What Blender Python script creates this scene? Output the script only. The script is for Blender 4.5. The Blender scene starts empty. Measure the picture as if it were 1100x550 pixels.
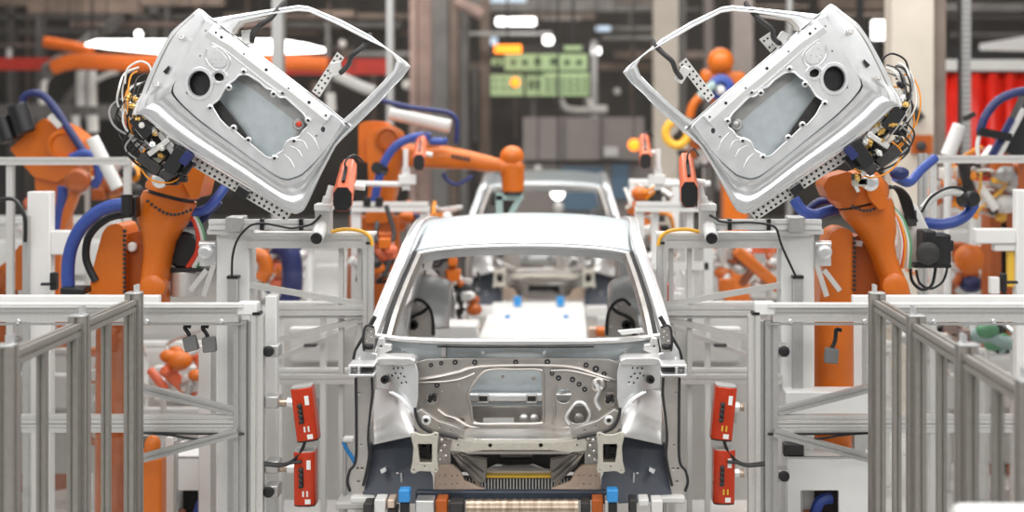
import bpy, bmesh, math, random
from mathutils import Vector, Matrix
from mathutils.geometry import delaunay_2d_cdt

# ---------------------------------------------------------------- camera model
F, CX, CY, H = 1600.0, 611.0, 124.0, 3.0        # focal length in px, vanishing point, eye height
SC = bpy.context.scene
COL = SC.collection
R = math.radians
WL = {}                                          # world location of every empty / part

class Map:
    """photo pixel + depth -> world point; a mirrors the column, rot turns about a pixel"""
    def __init__(s, a=None, dx=0, dy=0, rot=0, c=(0, 0), dd=0):
        s.a, s.dx, s.dy, s.rot, s.c, s.dd = a, dx, dy, rot, c, dd
    def __call__(s, px, py, Y):
        if s.a is not None: px = s.a - px
        if s.rot:
            x, y = px - s.c[0], py - s.c[1]
            co, si = math.cos(s.rot), math.sin(s.rot)
            px, py = s.c[0] + co*x - si*y, s.c[1] + si*x + co*y
        px += s.dx; py += s.dy
        Y += s.dd
        return Vector(((px-CX)*Y/F, Y, H-(py-CY)*Y/F))
P = Map()
def fy(Y): return CY + H*F/Y                     # row of the floor at depth Y

# ---------------------------------------------------------------- geometry
def spline(pts, k=6, closed=False):
    pts = [Vector(p) for p in pts]; n = len(pts)
    if n < 3 and not closed: return pts
    out = []
    for i in range(n if closed else n-1):
        if closed: a, b, c, d = pts[i-1], pts[i], pts[(i+1) % n], pts[(i+2) % n]
        else: a, b, c, d = pts[max(i-1, 0)], pts[i], pts[i+1], pts[min(i+2, n-1)]
        for j in range(k):
            t = j/k
            out.append(0.5*((2*b)+(c-a)*t+(2*a-5*b+4*c-d)*t*t+(3*b-a-3*c+d)*t**3))
    if not closed: out.append(pts[-1])
    return out

def circle2(cx, cy, rx, ry=None, n=14, a0=0):
    ry = rx if ry is None else ry
    return [(cx+rx*math.cos(a0+2*math.pi*i/n), cy+ry*math.sin(a0+2*math.pi*i/n)) for i in range(n)]

def rounded(poly, r=3, k=3):
    out = []; n = len(poly)
    for i in range(n):
        p0, p, p1 = Vector(poly[i-1]), Vector(poly[i]), Vector(poly[(i+1) % n])
        a, b = p0-p, p1-p
        ra = min(r, a.length*.45); rb = min(r, b.length*.45)
        A, B = p+a.normalized()*ra, p+b.normalized()*rb
        for j in range(k+1):
            t = j/k
            out.append(tuple((1-t)**2*A + 2*t*(1-t)*p + t*t*B))
    return out

def inside(pt, poly):
    x, y = pt; c = False; n = len(poly)
    for i in range(n):
        x0, y0 = poly[i-1]; x1, y1 = poly[i]
        if (y0 > y) != (y1 > y) and x < (x1-x0)*(y-y0)/(y1-y0)+x0: c = not c
    return c

def fill2(outer, holes):
    vs = []; es = []
    for loop in [outer]+list(holes):
        b = len(vs); n = len(loop)
        vs += [Vector((p[0], p[1])) for p in loop]
        es += [(b+i, b+(i+1) % n) for i in range(n)]
    v, e, f, *_ = delaunay_2d_cdt(vs, es, [], 0, 1e-5)
    tris = []
    for t in f:
        c = sum((v[i] for i in t), Vector((0, 0)))/len(t)
        if inside(c, outer) and not any(inside(c, h) for h in holes): tris.append(tuple(t))
    return [tuple(p) for p in v], tris

def basis(d):
    d = d.normalized()
    ref = Vector((0, 0, 1)) if abs(d.z) < .9 else Vector((0, 1, 0))
    u = d.cross(ref).normalized()
    v = u.cross(d).normalized()
    return u, v

def slot_section(w, h, sw=.22, sd=.18):
    """aluminium profile: a rectangle with a groove along each face"""
    a, b = w/2, h/2; m = min(w, h); s = m*sw/2; d = m*sd
    return [(-a, -b), (-s, -b), (-s, -b+d), (s, -b+d), (s, -b), (a, -b), (a, -s), (a-d, -s), (a-d, s), (a, s),
            (a, b), (s, b), (s, b-d), (-s, b-d), (-s, b), (-a, b), (-a, s), (-a+d, s), (-a+d, -s), (-a, -s)]

class MB:
    def __init__(s): s.bm = bmesh.new()
    def V(s, p): return s.bm.verts.new(p)
    def Fc(s, vs):
        try: return s.bm.faces.new(vs)
        except ValueError: return None
    def hexa(s, lo, hi):
        x0, y0, z0 = lo; x1, y1, z1 = hi
        q = [s.V(p) for p in ((x0,y0,z0),(x1,y0,z0),(x1,y1,z0),(x0,y1,z0),(x0,y0,z1),(x1,y0,z1),(x1,y1,z1),(x0,y1,z1))]
        for f in ((0,3,2,1),(4,5,6,7),(0,1,5,4),(1,2,6,5),(2,3,7,6),(3,0,4,7)): s.Fc([q[i] for i in f])
        return s
    def rect(s, m, x0, y0, x1, y1, Y, t):
        """upright box whose front face is the pixel rectangle at depth Y"""
        a, b = m(x0, y0, Y), m(x1, y1, Y)
        return s.hexa((min(a.x,b.x), Y+m.dd, min(a.z,b.z)), (max(a.x,b.x), Y+m.dd+t, max(a.z,b.z)))
    def ext(s, sec, p0, p1, cap=True, twist=0):
        p0, p1 = Vector(p0), Vector(p1)
        u, v = basis(p1-p0)
        if twist:
            c, n = math.cos(twist), math.sin(twist); u, v = u*c+v*n, v*c-u*n
        A = [s.V(p0+u*a+v*b) for a, b in sec]; B = [s.V(p1+u*a+v*b) for a, b in sec]
        n = len(sec)
        for i in range(n): s.Fc([A[i], A[(i+1) % n], B[(i+1) % n], B[i]])
        if cap: s.Fc(A); s.Fc(B)
        return s
    def bar(s, p0, p1, w, h=None):
        h = w if h is None else h
        return s.ext([(-w/2,-h/2),(w/2,-h/2),(w/2,h/2),(-w/2,h/2)], p0, p1)
    def prof(s, p0, p1, w, h=None): return s.ext(slot_section(w, h or w), p0, p1)
    def cyl(s, p0, p1, r0, r1=None, n=20):
        r1 = r0 if r1 is None else r1
        p0, p1 = Vector(p0), Vector(p1); u, v = basis(p1-p0)
        cs = [(math.cos(2*math.pi*i/n), math.sin(2*math.pi*i/n)) for i in range(n)]
        A = [s.V(p0+(u*a+v*b)*r0) for a, b in cs]; B = [s.V(p1+(u*a+v*b)*r1) for a, b in cs]
        for i in range(n): s.Fc([A[i], A[(i+1) % n], B[(i+1) % n], B[i]])
        s.Fc(A); s.Fc(B)
        return s
    def lathe(s, p0, ax, prof, n=24):
        """prof: (distance along axis, radius)"""
        p0 = Vector(p0); ax = Vector(ax).normalized(); u, v = basis(ax)
        rings = []
        for t, r in prof:
            rings.append([s.V(p0+ax*t+(u*math.cos(2*math.pi*i/n)+v*math.sin(2*math.pi*i/n))*r) for i in range(n)])
        for a, b in zip(rings, rings[1:]):
            for i in range(n): s.Fc([a[i], a[(i+1) % n], b[(i+1) % n], b[i]])
        s.Fc(rings[0]); s.Fc(rings[-1])
        return s
    def ball(s, c, r, sx=1, sy=1, sz=1, seg=20):
        mt = Matrix.Translation(Vector(c)) @ Matrix.Diagonal((r*sx, r*sy, r*sz, 1))
        bmesh.ops.create_uvsphere(s.bm, u_segments=seg, v_segments=seg//2, radius=1, matrix=mt)
        return s
    def tube(s, pts, r, n=8, k=6, closed=False):
        pts = spline(pts, k, closed); N = len(pts)
        rings = []; pu = None
        for i, p in enumerate(pts):
            a = pts[i-1] if (i or closed) else pts[0]
            b = pts[(i+1) % N] if (i < N-1 or closed) else pts[-1]
            d = (b-a).normalized() if (b-a).length > 1e-9 else Vector((0, 0, 1))
            if pu is None: u, _ = basis(d)
            else:
                u = pu-d*pu.dot(d)
                u = u.normalized() if u.length > 1e-6 else basis(d)[0]
            pu = u; v = d.cross(u)
            rr = r if not callable(r) else r(i/max(1, N-1))
            rings.append([s.V(p+(u*math.cos(2*math.pi*j/n)+v*math.sin(2*math.pi*j/n))*rr) for j in range(n)])
        for i in range(N if closed else N-1):
            a, b = rings[i], rings[(i+1) % N]
            for j in range(n): s.Fc([a[j], a[(j+1) % n], b[(j+1) % n], b[j]])
        if not closed: s.Fc(rings[0]); s.Fc(rings[-1])
        return s
    def loft(s, rings, cap=True, closed=True):
        q = [[s.V(p) for p in r] for r in rings]
        for a, b in zip(q, q[1:]):
            n = len(a)
            for i in range(n if closed else n-1): s.Fc([a[i], a[(i+1) % n], b[(i+1) % n], b[i]])
        if cap and closed: s.Fc(q[0]); s.Fc(q[-1])
        return s
    def grid(s, fn, nu, nv, t=None):
        q = [[s.V(fn(i/nu, j/nv)) for j in range(nv+1)] for i in range(nu+1)]
        for i in range(nu):
            for j in range(nv): s.Fc([q[i][j], q[i+1][j], q[i+1][j+1], q[i][j+1]])
        return s
    def plate(s, m, outer, Y, t, holes=(), tilt=None):
        """flat sheet cut to a pixel outline at depth Y, t metres thick; tilt(px,py) adds depth"""
        v, tr = fill2(outer, holes)
        off = (lambda x, y: tilt(x, y)) if tilt else (lambda x, y: 0)
        fr = [m(x, y, Y) + Vector((0, off(x, y), 0)) for x, y in v]
        A = [s.V(p) for p in fr]; B = [s.V(p+Vector((0, t, 0))) for p in fr]
        ed = {}
        for a, b, c in tr:
            s.Fc([A[a], A[b], A[c]]); s.Fc([B[c], B[b], B[a]])
            for i, j in ((a,b),(b,c),(c,a)):
                k = (min(i,j), max(i,j)); ed[k] = ed.get(k, 0)+1
        for (i, j), c in ed.items():
            if c == 1: s.Fc([A[i], A[j], B[j], B[i]])
        return s
    def plate_w(s, fn, outer, t, holes=()):
        """sheet from a 2D outline through fn(u,v)->world; t is a world vector"""
        v, tr = fill2(outer, holes); t = Vector(t)
        fr = [Vector(fn(x, y)) for x, y in v]
        A = [s.V(p) for p in fr]; B = [s.V(p+t) for p in fr]
        ed = {}
        for a, b, c in tr:
            s.Fc([A[a], A[b], A[c]]); s.Fc([B[c], B[b], B[a]])
            for i, j in ((a,b),(b,c),(c,a)):
                k = (min(i,j), max(i,j)); ed[k] = ed.get(k, 0)+1
        for (i, j), c in ed.items():
            if c == 1: s.Fc([A[i], A[j], B[j], B[i]])
        return s
    def build(s, name, mat, parent=None, label=None, cat=None, group=None, kind=None, bevel=0, solid=0, sharp=38, recalc=True):
        bm = s.bm
        if recalc: bmesh.ops.recalc_face_normals(bm, faces=bm.faces)
        if parent is not None: o0 = WL[parent.name]
        else:
            xs = [v.co for v in bm.verts]
            lo = [min(p[i] for p in xs) for i in range(3)]; hi = [max(p[i] for p in xs) for i in range(3)]
            o0 = Vector(((lo[0]+hi[0])/2, (lo[1]+hi[1])/2, lo[2]))
        bmesh.ops.translate(bm, verts=bm.verts, vec=-o0)
        me = bpy.data.meshes.new(name); bm.to_mesh(me); bm.free()
        me.materials.append(mat)
        me.shade_smooth(); me.set_sharp_from_angle(angle=R(sharp))
        o = bpy.data.objects.new(name, me); COL.objects.link(o)
        if parent is not None: o.parent = parent; WL[o.name] = o0
        else: o.location = o0; WL[o.name] = o0.copy()
        if solid:
            md = o.modifiers.new('thickness', 'SOLIDIFY'); md.thickness = solid; md.offset = 0
        if bevel:
            md = o.modifiers.new('edge', 'BEVEL'); md.width = bevel; md.segments = 2; md.limit_method = 'ANGLE'; md.angle_limit = R(45)
            md.harden_normals = False
        tag(o, label, cat, group, kind)
        return o

def tag(o, label=None, cat=None, group=None, kind=None):
    if label: o['label'] = label
    if cat: o['category'] = cat
    if group: o['group'] = group
    if kind: o['kind'] = kind
    return o

def thing(name, label, cat, loc, group=None):
    o = bpy.data.objects.new(name, None); COL.objects.link(o)
    o.empty_display_size = .1
    o.location = Vector(loc); WL[o.name] = Vector(loc)
    return tag(o, label, cat, group)

def dup(root, d, label, group=None):
    kids = {}
    for x in COL.objects:
        if x.parent: kids.setdefault(x.parent.name, []).append(x)
    def cp(o, par):
        c = o.copy(); COL.objects.link(c)
        if par: c.parent = par
        for ch in kids.get(o.name, []): cp(ch, c)
        return c
    r = cp(root, None)
    r.location = root.location+Vector(d); r['label'] = label
    if group: r['group'] = group
    WL[r.name] = r.location.copy()
    return r

# ---------------------------------------------------------------- materials
def mat(name, col, rough=.5, metal=0, noise=0, scale=30, col2=None, bump=0, emis=None, es=1, coat=0, stretch=None, rvar=0):
    m = bpy.data.materials.new(name); m.use_nodes = True
    nt = m.node_tree; b = nt.nodes['Principled BSDF']
    b.inputs['Base Color'].default_value = (*col, 1); b.inputs['Roughness'].default_value = rough
    b.inputs['Metallic'].default_value = metal
    if coat: b.inputs['Coat Weight'].default_value = coat; b.inputs['Coat Roughness'].default_value = .15
    if noise or bump or rvar:
        tc = nt.nodes.new('ShaderNodeTexCoord'); mp = nt.nodes.new('ShaderNodeMapping')
        if stretch: mp.inputs['Scale'].default_value = stretch
        n = nt.nodes.new('ShaderNodeTexNoise'); n.inputs['Scale'].default_value = scale; n.inputs['Detail'].default_value = 5
        nt.links.new(tc.outputs['Object'], mp.inputs['Vector']); nt.links.new(mp.outputs['Vector'], n.inputs['Vector'])
        if noise:
            rp = nt.nodes.new('ShaderNodeValToRGB'); rp.color_ramp.elements[0].position = .32; rp.color_ramp.elements[1].position = .68
            c2 = col2 or tuple(max(0, c*(1-noise)) for c in col)
            rp.color_ramp.elements[0].color = (*c2, 1); rp.color_ramp.elements[1].color = (*col, 1)
            nt.links.new(n.outputs['Fac'], rp.inputs['Fac']); nt.links.new(rp.outputs['Color'], b.inputs['Base Color'])
        if rvar:
            mr = nt.nodes.new('ShaderNodeMapRange'); mr.inputs['To Min'].default_value = max(.02, rough-rvar); mr.inputs['To Max'].default_value = rough+rvar
            nt.links.new(n.outputs['Fac'], mr.inputs['Value']); nt.links.new(mr.outputs['Result'], b.inputs['Roughness'])
        if bump:
            bp = nt.nodes.new('ShaderNodeBump'); bp.inputs['Strength'].default_value = bump; bp.inputs['Distance'].default_value = .01
            nt.links.new(n.outputs['Fac'], bp.inputs['Height']); nt.links.new(bp.outputs['Normal'], b.inputs['Normal'])
    if emis:
        b.inputs['Emission Color'].default_value = (*emis, 1); b.inputs['Emission Strength'].default_value = es
    return m

def glass(name, tint=(.93, .95, .95), refl=.5):
    m = bpy.data.materials.new(name); m.use_nodes = True; nt = m.node_tree
    nt.nodes.remove(nt.nodes['Principled BSDF'])
    t = nt.nodes.new('ShaderNodeBsdfTransparent'); t.inputs['Color'].default_value = (*tint, 1)
    g = nt.nodes.new('ShaderNodeBsdfGlossy'); g.inputs['Roughness'].default_value = .06
    fr = nt.nodes.new('ShaderNodeFresnel'); fr.inputs['IOR'].default_value = 1.45
    mx = nt.nodes.new('ShaderNodeMixShader')
    mu = nt.nodes.new('ShaderNodeMath'); mu.operation = 'MULTIPLY'; mu.inputs[1].default_value = refl
    nt.links.new(fr.outputs[0], mu.inputs[0]); nt.links.new(mu.outputs[0], mx.inputs[0])
    nt.links.new(t.outputs[0], mx.inputs[1]); nt.links.new(g.outputs[0], mx.inputs[2])
    nt.links.new(mx.outputs[0], nt.nodes['Material Output'].inputs['Surface'])
    return m

M = dict(
    steel=mat('galvanised steel', (.86,.87,.88), .31, .74, .06, 14, rvar=.05),
    steel_d=mat('bare steel sheet', (.55,.52,.49), .32, .85, .14, 10, rvar=.08),
    steel_b=mat('bluish zinc sheet', (.66,.72,.745), .38, .8, .08, 20, rvar=.06),
    shiny=mat('polished steel', (.76,.75,.74), .33, .8, .08, 8, rvar=.06),
    beige=mat('phosphated steel', (.56,.53,.46), .45, .45, .12, 40),
    tan=mat('coppery primed steel', (.72,.56,.45), .45, .4, .12, 40),
    navy=mat('navy damping mat', (.030,.040,.062), .42, 0, .3, 14, rvar=.1, bump=.05),
    white=mat('white painted steel', (.77,.77,.755), .42, 0, .04, 8),
    white2=mat('off white painted steel', (.66,.65,.625), .45, 0, .06, 6),
    alu=mat('anodised aluminium', (.74,.73,.71), .36, .55, .06, 40),
    alu_g=mat('grey aluminium', (.52,.52,.51), .38, .6, .08, 40),
    fence=mat('fence aluminium', (.37,.35,.32), .42, .55, .1, 30),  # darker than the other aluminium: dimmer light put into the colour
    black=mat('black plastic', (.012,.012,.013), .4, 0, .3, 40),
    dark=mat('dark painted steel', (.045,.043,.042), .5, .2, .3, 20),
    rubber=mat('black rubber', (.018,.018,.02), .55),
    orange=mat('orange robot paint', (.64,.145,.005), .38, 0, .08, 6, coat=.12),
    orange_d=mat('dark orange robot paint', (.42,.088,.005), .4, 0, .1, 6),
    salmon=mat('salmon red enamel', (.78,.17,.075), .38, 0, .06, 20),
    red=mat('red anodised metal', (.58,.040,.007), .3, .2, .1, 30, coat=.1),
    redc=mat('red welding curtain', (.75,.022,.010), .38, 0, .15, 6),
    redb=mat('red crane beam', (.42,.028,.015), .5, 0, .2, 3),
    orangeb=mat('bright orange beam', (.85,.17,.015), .45, 0, .2, 3),
    blue=mat('blue hose', (.035,.075,.33), .38, 0, .12, 20),
    blue_d=mat('dark blue hose', (.016,.026,.13), .4, 0, .2, 20),
    blueblk=mat('blue plastic block', (.035,.26,.62), .35),
    brass=mat('brass fitting', (.72,.48,.16), .3, .8),
    copper=mat('bronze roller', (.62,.50,.40), .28, .85, .35, 18, col2=(.30,.22,.16), stretch=(3,.2,.2)),
    yellow=mat('yellow tape', (.80,.50,.05), .5),
    cwhite=mat('white cable', (.75,.75,.72), .4), cgrey=mat('grey cable', (.28,.28,.28), .4), corange=mat('orange cable', (.85,.30,.02), .4),
    cred=mat('red cable', (.65,.05,.02), .4), cgreen=mat('green cable', (.12,.35,.18), .4),
    cyel=mat('yellow cable', (.85,.45,.04), .45),
    teal=mat('pale teal tool frame', (.38,.52,.50), .5, 0, .1, 10),
    floor=mat('pale grey epoxy floor', (.60,.59,.57), .35, 0, .1, 2, rvar=.1),
    wallm=mat('dark hall wall', (.105,.098,.092), .8, 0, .4, .6),
    beam=mat('weathered brown roof steel', (.17,.13,.105), .6, .1, .35, 3),
    beamg=mat('grey roof steel', (.16,.155,.15), .6, .1, .3, 3),
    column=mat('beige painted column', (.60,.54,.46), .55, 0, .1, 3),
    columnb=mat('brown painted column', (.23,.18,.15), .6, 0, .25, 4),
    taupe=mat('taupe cladding', (.23,.205,.195), .6, 0, .15, 2),
    rosy=mat('rusty pipe lagging', (.36,.26,.23), .6, 0, .35, 4),
    bluew=mat('blue cabinet window', (.10,.16,.23), .25),
    lamp=mat('lamp diffuser', (.9,.9,.9), .4, emis=(1,.97,.95), es=5),
    lampo=mat('orange lamp', (.9,.3,.02), .4, emis=(1,.24,.01), es=2.2),
    lampb=mat('cool lamp', (.5,.6,.7), .4, emis=(.45,.6,.75), es=.8),
    screen=mat('green display', (.2,.28,.14), .3, emis=(.36,.46,.24), es=.62),
    screen_d=mat('dark display segment', (.03,.05,.02), .3, emis=(.06,.10,.03), es=.5),
    sensor=mat('grey sensor plastic', (.17,.17,.17), .5), label=mat('white paper label', (.85,.85,.82), .6),
    pane=glass('clear fence sheet', (.965,.97,.965), .18), pane2=glass('clear machine guard', (.95,.95,.95), .7),
)
# ---------------------------------------------------------------- car body
def make_car(label):
    # the body sits on the line; every part below hangs on this empty
    t = thing('unfinished_car', label, 'car body', (-.275, 8.0, .95), 'bare car bodies on the line')
    m0, m1 = Map(), Map(a=1112)
    xc = -.275
    # --- roof: crown surface with folded front lip
    def roof(u, v):                      # u across -1..1, v depth
        x = 2*u-1
        y = 8.98+v*2.3
        hw = .665+.035*math.sin(min(1, v*1.6)*math.pi/2) - .05*max(0, v-.6)
        z = 2.232+.095*math.sin(min(1, v*1.9)*math.pi/2) - .20*max(0, v-.45)**1.6 - .038*x*x - .02*abs(x)**6
        y += .05*x*x*(1-v)
        return Vector((xc+x*hw, y, z))
    g = MB().grid(roof, 40, 24)
    rf = g.build('roof', M['steel_b'], t, solid=.006)
    b = MB()
    b.tube([roof(u, 0)+Vector((0, -.012, -.018)) for u in [i/12 for i in range(13)]], .012, 8, 3)
    b.build('roof_lip', M['steel'], rf)
    b = MB()                             # windscreen header below the lip
    rings = []
    for i in range(25):
        p = roof(i/24, 0); x = abs(2*i/24-1)
        rings.append([p+Vector((0, .00, -.035)), p+Vector((0, .02, -.075-.02*x**8)), p+Vector((0, .10, -.078-.02*x**8)), p+Vector((0, .10, -.03))])
    b.loft(rings); b.build('windscreen_header', M['steel'], t)
    b = MB()
    for q in (.25, .5, .75):             # roof bows seen under the skin
        pts = [roof(i/14, q)+Vector((0, 0, -.035)) for i in range(15)]
        for a, c in zip(pts, pts[1:]): b.bar(a, c, .07, .02)
    b.build('roof_bow', M['steel_d'], t)
    # --- each side
    for s, m in ((-1, m0), (1, m1)):
        fx = lambda d: xc+s*d            # lateral distance from the centre line
        # outer A pillar and roof rail, one pressing: from cowl corner up the screen and back along the roof
        path = [(.850, 8.10, 1.66), (.835, 8.25, 1.74), (.795, 8.50, 1.90), (.748, 8.75, 2.06), (.700, 8.97, 2.208), (.695, 9.3, 2.268), (.705, 9.9, 2.292), (.685, 10.6, 2.26), (.64, 11.3, 2.15)]
        sec = [(-.042, .0), (-.032, .02), (-.012, .022), (-.006, .008), (.004, .008), (.010, .022), (.026, .018), (.036, -.01), (.03, -.04), (-.036, -.04)]
        def sweep(path, sec, sub=6):
            pts = spline([Vector((fx(p[0]), p[1], p[2])) for p in path], sub)
            rings = []
            for i, p in enumerate(pts):
                d = (pts[min(i+1, len(pts)-1)]-pts[max(i-1, 0)]).normalized()
                lat = Vector((s, 0, 0)); lat = (lat-d*lat.dot(d)).normalized()
                nn = lat.cross(d); nn = nn if nn.z > 0 else -nn
                rings.append([p+lat*a+nn*c for a, c in sec])
            return rings
        ap = MB().loft(sweep(path, sec)).build('pillar', M['steel'], t)
        # inner A pillar pressing beside a black strip that paints the shaded gap
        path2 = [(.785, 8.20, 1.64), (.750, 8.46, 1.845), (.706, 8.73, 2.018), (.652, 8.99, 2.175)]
        MB().loft(sweep(path2, [(-.011, .006), (.010, .006), (.012, -.04), (-.012, -.04)])).build('dark_seam', M['rubber'], ap)
        path3 = [(.752, 8.22, 1.63), (.722, 8.48, 1.84), (.68, 8.75, 2.012), (.628, 9.0, 2.168)]
        MB().loft(sweep(path3, [(-.022, -.03), (-.012, .004), (.014, .008), (.022, -.03), (-.02, -.06)])).build('inner_pillar', M['steel_d'], ap)
        # body side: sheet with two door apertures, below the belt
        side = [(8.15, 1.0), (8.15, 1.66), (8.5, 1.74), (11.6, 1.80), (12.0, 1.72), (12.05, 1.05), (11.9, 1.0)]
        holes = [rounded([(8.5, 1.12), (8.5, 1.69), (9.55, 1.72), (9.55, 1.12)], .1), rounded([(9.72, 1.12), (9.72, 1.72), (10.45, 1.73), (10.65, 1.45), (10.4, 1.12)], .1)]
        b = MB().plate_w(lambda y, z: (fx(.85-.02*max(0, (8.6-y))), y, z), side, (-s*.07, 0, 0), holes)
        sd = b.build('body_side', M['steel'], t, bevel=.008)
        b = MB()                          # B pillar, leaning in to the roof
        b.loft(sweep([(.83, 9.63, 1.70), (.79, 9.66, 1.95), (.71, 9.7, 2.25)], [(-.03, .07), (.03, .07), (.03, -.07), (-.03, -.07)], 4))
        b.build('centre_pillar', M['steel_d'], t)
        # quarter inner sheet from the rear wheel arch to the tailgate
        def quarter(u, v):
            y = 10.05+u*1.15; z = 1.45+v*(.72-.05*u)
            return Vector((fx(.83-.13*v**1.3+.0*u), y, z))
        q = MB().grid(quarter, 10, 10).build('quarter_panel', M['steel'], t, solid=.012)
        b = MB()
        for (u, v, r) in ((.25, .30, .03), (.45, .62, .02), (.2, .72, .016), (.62, .4, .024)):
            c = quarter(u, v); b.cyl(c+Vector((-s*.012, 0, 0)), c+Vector((-s*.02, 0, 0)), r, n=14)
        b.build('hole', M['black'], q)
        # rear wheel house: a humped pressing in the luggage bay
        def arch(u, v):
            a = math.pi*v
            bul = math.sin(math.pi*min(1, u*1.0)*.5)
            return Vector((fx(.80-.24*bul), 10.62-.34*math.cos(a)*(1-.25*u), 1.50+.36*math.sin(a)*(1-.22*u*u)+(.02 if v in (0, 1) else 0)))
        w = MB().grid(arch, 10, 22).build('rear_wheel_house', M['steel'], t, solid=.01)
            # stiffening web in front of the wheel house with lightening holes (photo: grey web with a dark ring)
        web = [(431, 362), (433, 340), (440, 327), (447, 319), (455, 321), (463, 330), (467, 345), (468, 362)]
        mm = m0 if s < 0 else Map(a=1117)
        b = MB().plate(mm, rounded(web, 4), 10.25, .012, [circle2(444, 349, 4.6), circle2(456, 331, 2.2), circle2(450, 327, 1.2), circle2(461, 351, 1.6)])
        wb = b.build('wheel_house_web', M['steel_d'], t)
        b = MB()
        b.tube([mm(436, 360, 10.22), mm(437, 346, 10.22), mm(444, 340, 10.2), mm(453, 336, 10.22), mm(459, 331, 10.22)], .012, 6)
        b.tube([mm(440, 328, 10.22), mm(447, 322, 10.2), mm(457, 326, 10.22), mm(464, 338, 10.22), mm(465, 360, 10.22)], .010, 6)
        b.build('edge_bead', M['rubber'], wb)
        b = MB(); c = mm(444, 349, 10.24)
        b.lathe(c, (0, -1, 0), [(0, .030), (.012, .034), (.016, .03), (.016, .018), (.0, .018)], 18)
        b.build('ring', M['black'], wb)
        # hinge pillar / fender flange: the wavy strip at each outer edge
        strip = [(381.5, 404), (382.5, 440), (382, 480), (381.5, 497), (376, 505), (373, 516), (374, 526), (381, 534), (390, 534), (393, 518), (396, 503), (398, 490), (397.5, 474), (398, 458), (400, 440), (402, 420), (402, 404)]
        b = MB().plate(m, strip, 7.86, .05, [circle2(385, 517, 1.6, n=8), circle2(384, 503, 1.4, n=8), circle2(389, 503, 1.4, n=8), circle2(388, 478, 1, n=6), circle2(386, 422, 1.3, n=8)])
        fl = b.build('fender_flange', M['steel_d'], t, bevel=.006)
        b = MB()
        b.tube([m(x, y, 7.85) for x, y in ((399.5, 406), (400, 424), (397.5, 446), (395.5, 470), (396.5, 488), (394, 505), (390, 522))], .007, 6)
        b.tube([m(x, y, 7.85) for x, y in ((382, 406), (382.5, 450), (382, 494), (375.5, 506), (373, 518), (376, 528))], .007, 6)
        b.build('dark_seam', M['rubber'], fl)  # gap shadows between the pieces, drawn as dark strips
        # pillar foot: perforated bracket with black grommet
        foot = [(391, 352), (394, 349.5), (401, 350), (403, 355), (402, 371), (402, 378), (390, 378), (389, 368)]
        b = MB().plate(m, rounded(foot, 2), 8.02, .02, [circle2(394+dx, 355+dy, .9, n=6) for dx, dy in ((0, 0), (4.5, 1), (1, 5), (5, 7), (0, 11))])
        ft = b.build('pillar_foot', M['steel_d'], t, bevel=.003)
        b = MB(); b.rect(m, 391, 370, 401, 376, 8.0, .03); b.build('grommet', M['black'], ft, bevel=.01)
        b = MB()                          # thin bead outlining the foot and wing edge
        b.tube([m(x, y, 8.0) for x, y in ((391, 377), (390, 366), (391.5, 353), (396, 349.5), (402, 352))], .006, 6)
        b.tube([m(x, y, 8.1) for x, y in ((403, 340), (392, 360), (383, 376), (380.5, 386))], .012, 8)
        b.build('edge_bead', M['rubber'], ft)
        b = MB(); b.plate(m, [(383, 377), (390, 366), (400, 379), (405, 380), (405, 392), (384, 393), (381, 386)], 8.03, .04, [circle2(386, 384, 1.3, n=8)])
        b.build('wing_bracket', M['steel'], t, bevel=.004)
        # little channel bracket that carries the fender
        b = MB()
        b.rect(m, 374, 392, 402, 394.5, 7.72, .16); b.rect(m, 374, 402, 402, 404.5, 7.72, .16); b.rect(m, 374, 394, 376.5, 402.5, 7.72, .16)
        b.rect(m, 384, 394, 386.5, 402.5, 7.72, .16)
        ch = b.build('fender_bracket', M['steel'], t, bevel=.004)
        b = MB(); b.rect(m, 387, 394.5, 401, 402, 7.78, .1); b.build('channel_shade', M['dark'], ch)  # dark block stands in for shade inside the channel
        b = MB(); b.rect(m, 377.5, 395.5, 383, 401.5, 7.80, .06); b.build('clip', M['steel_d'], ch, bevel=.003)
        # strut tower
        tw = [(401, 397), (404, 391), (412, 389), (446, 389), (449, 400), (449, 428), (446, 444), (438, 436), (430, 426), (418, 420), (402, 421)]
        hl = [circle2(x, y, 1.25, n=8) for x, y in ((422, 397), (427, 396), (432, 396), (424, 402), (430, 402), (427, 407), (434, 405), (420, 405), (436, 411), (431, 412))]
        hl += [circle2(413, 408, 2.6, n=10)]
        b = MB().plate(m, tw, 7.93, .03, hl, tilt=lambda x, y: .10*max(0, (446-x)/45)**2+.0*y)
        st = b.build('strut_tower', M['steel'], t, bevel=.003)
        b = MB().plate(m, circle2(428, 404, 11, 11, 16), 7.99, .01); b.build('tower_hole_shade', M['dark'], st)  # dark sheet added as shade behind the perforations
        b = MB(); c = m(413, 408, 7.95)
        b.lathe(c+Vector((0, .05, 0)), (0, -1, 0), [(0, .02), (.05, .022), (.055, .017), (.055, .008), (.03, .008)], 16); b.build('ring', M['black'], st)
        b = MB().plate(m, [(402, 386), (408, 384), (440, 384.5), (446, 387), (446, 392), (428, 392.5), (408, 393), (402, 392)], 7.9, .16)
        b.build('tower_top', M['shiny'], t, bevel=.006)
        for k in range(2):
            b = MB().tube([m(x+2.5*k, y, 7.92) for x, y in ((418, 421), (430, 428), (438, 438), (443, 450), (445, 466))], .007, 6)
            b.build('edge_bead', M['steel'], st)
        # front wheel house, a shiny bulged shell
        def wh(u, v):
            x = 400+u*47
            top = 421-7*math.sin(u*math.pi*.9)+max(0, u-.45)**2*95
            bot = 478-10*u
            y = top+(bot-top)*v
            return m(x, y, 8.06-.26*math.sin(v*math.pi*.5)+.06*math.cos(u*math.pi))
        MB().grid(wh, 16, 20).build('wheel_house', M['shiny'], t, solid=.01)
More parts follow.
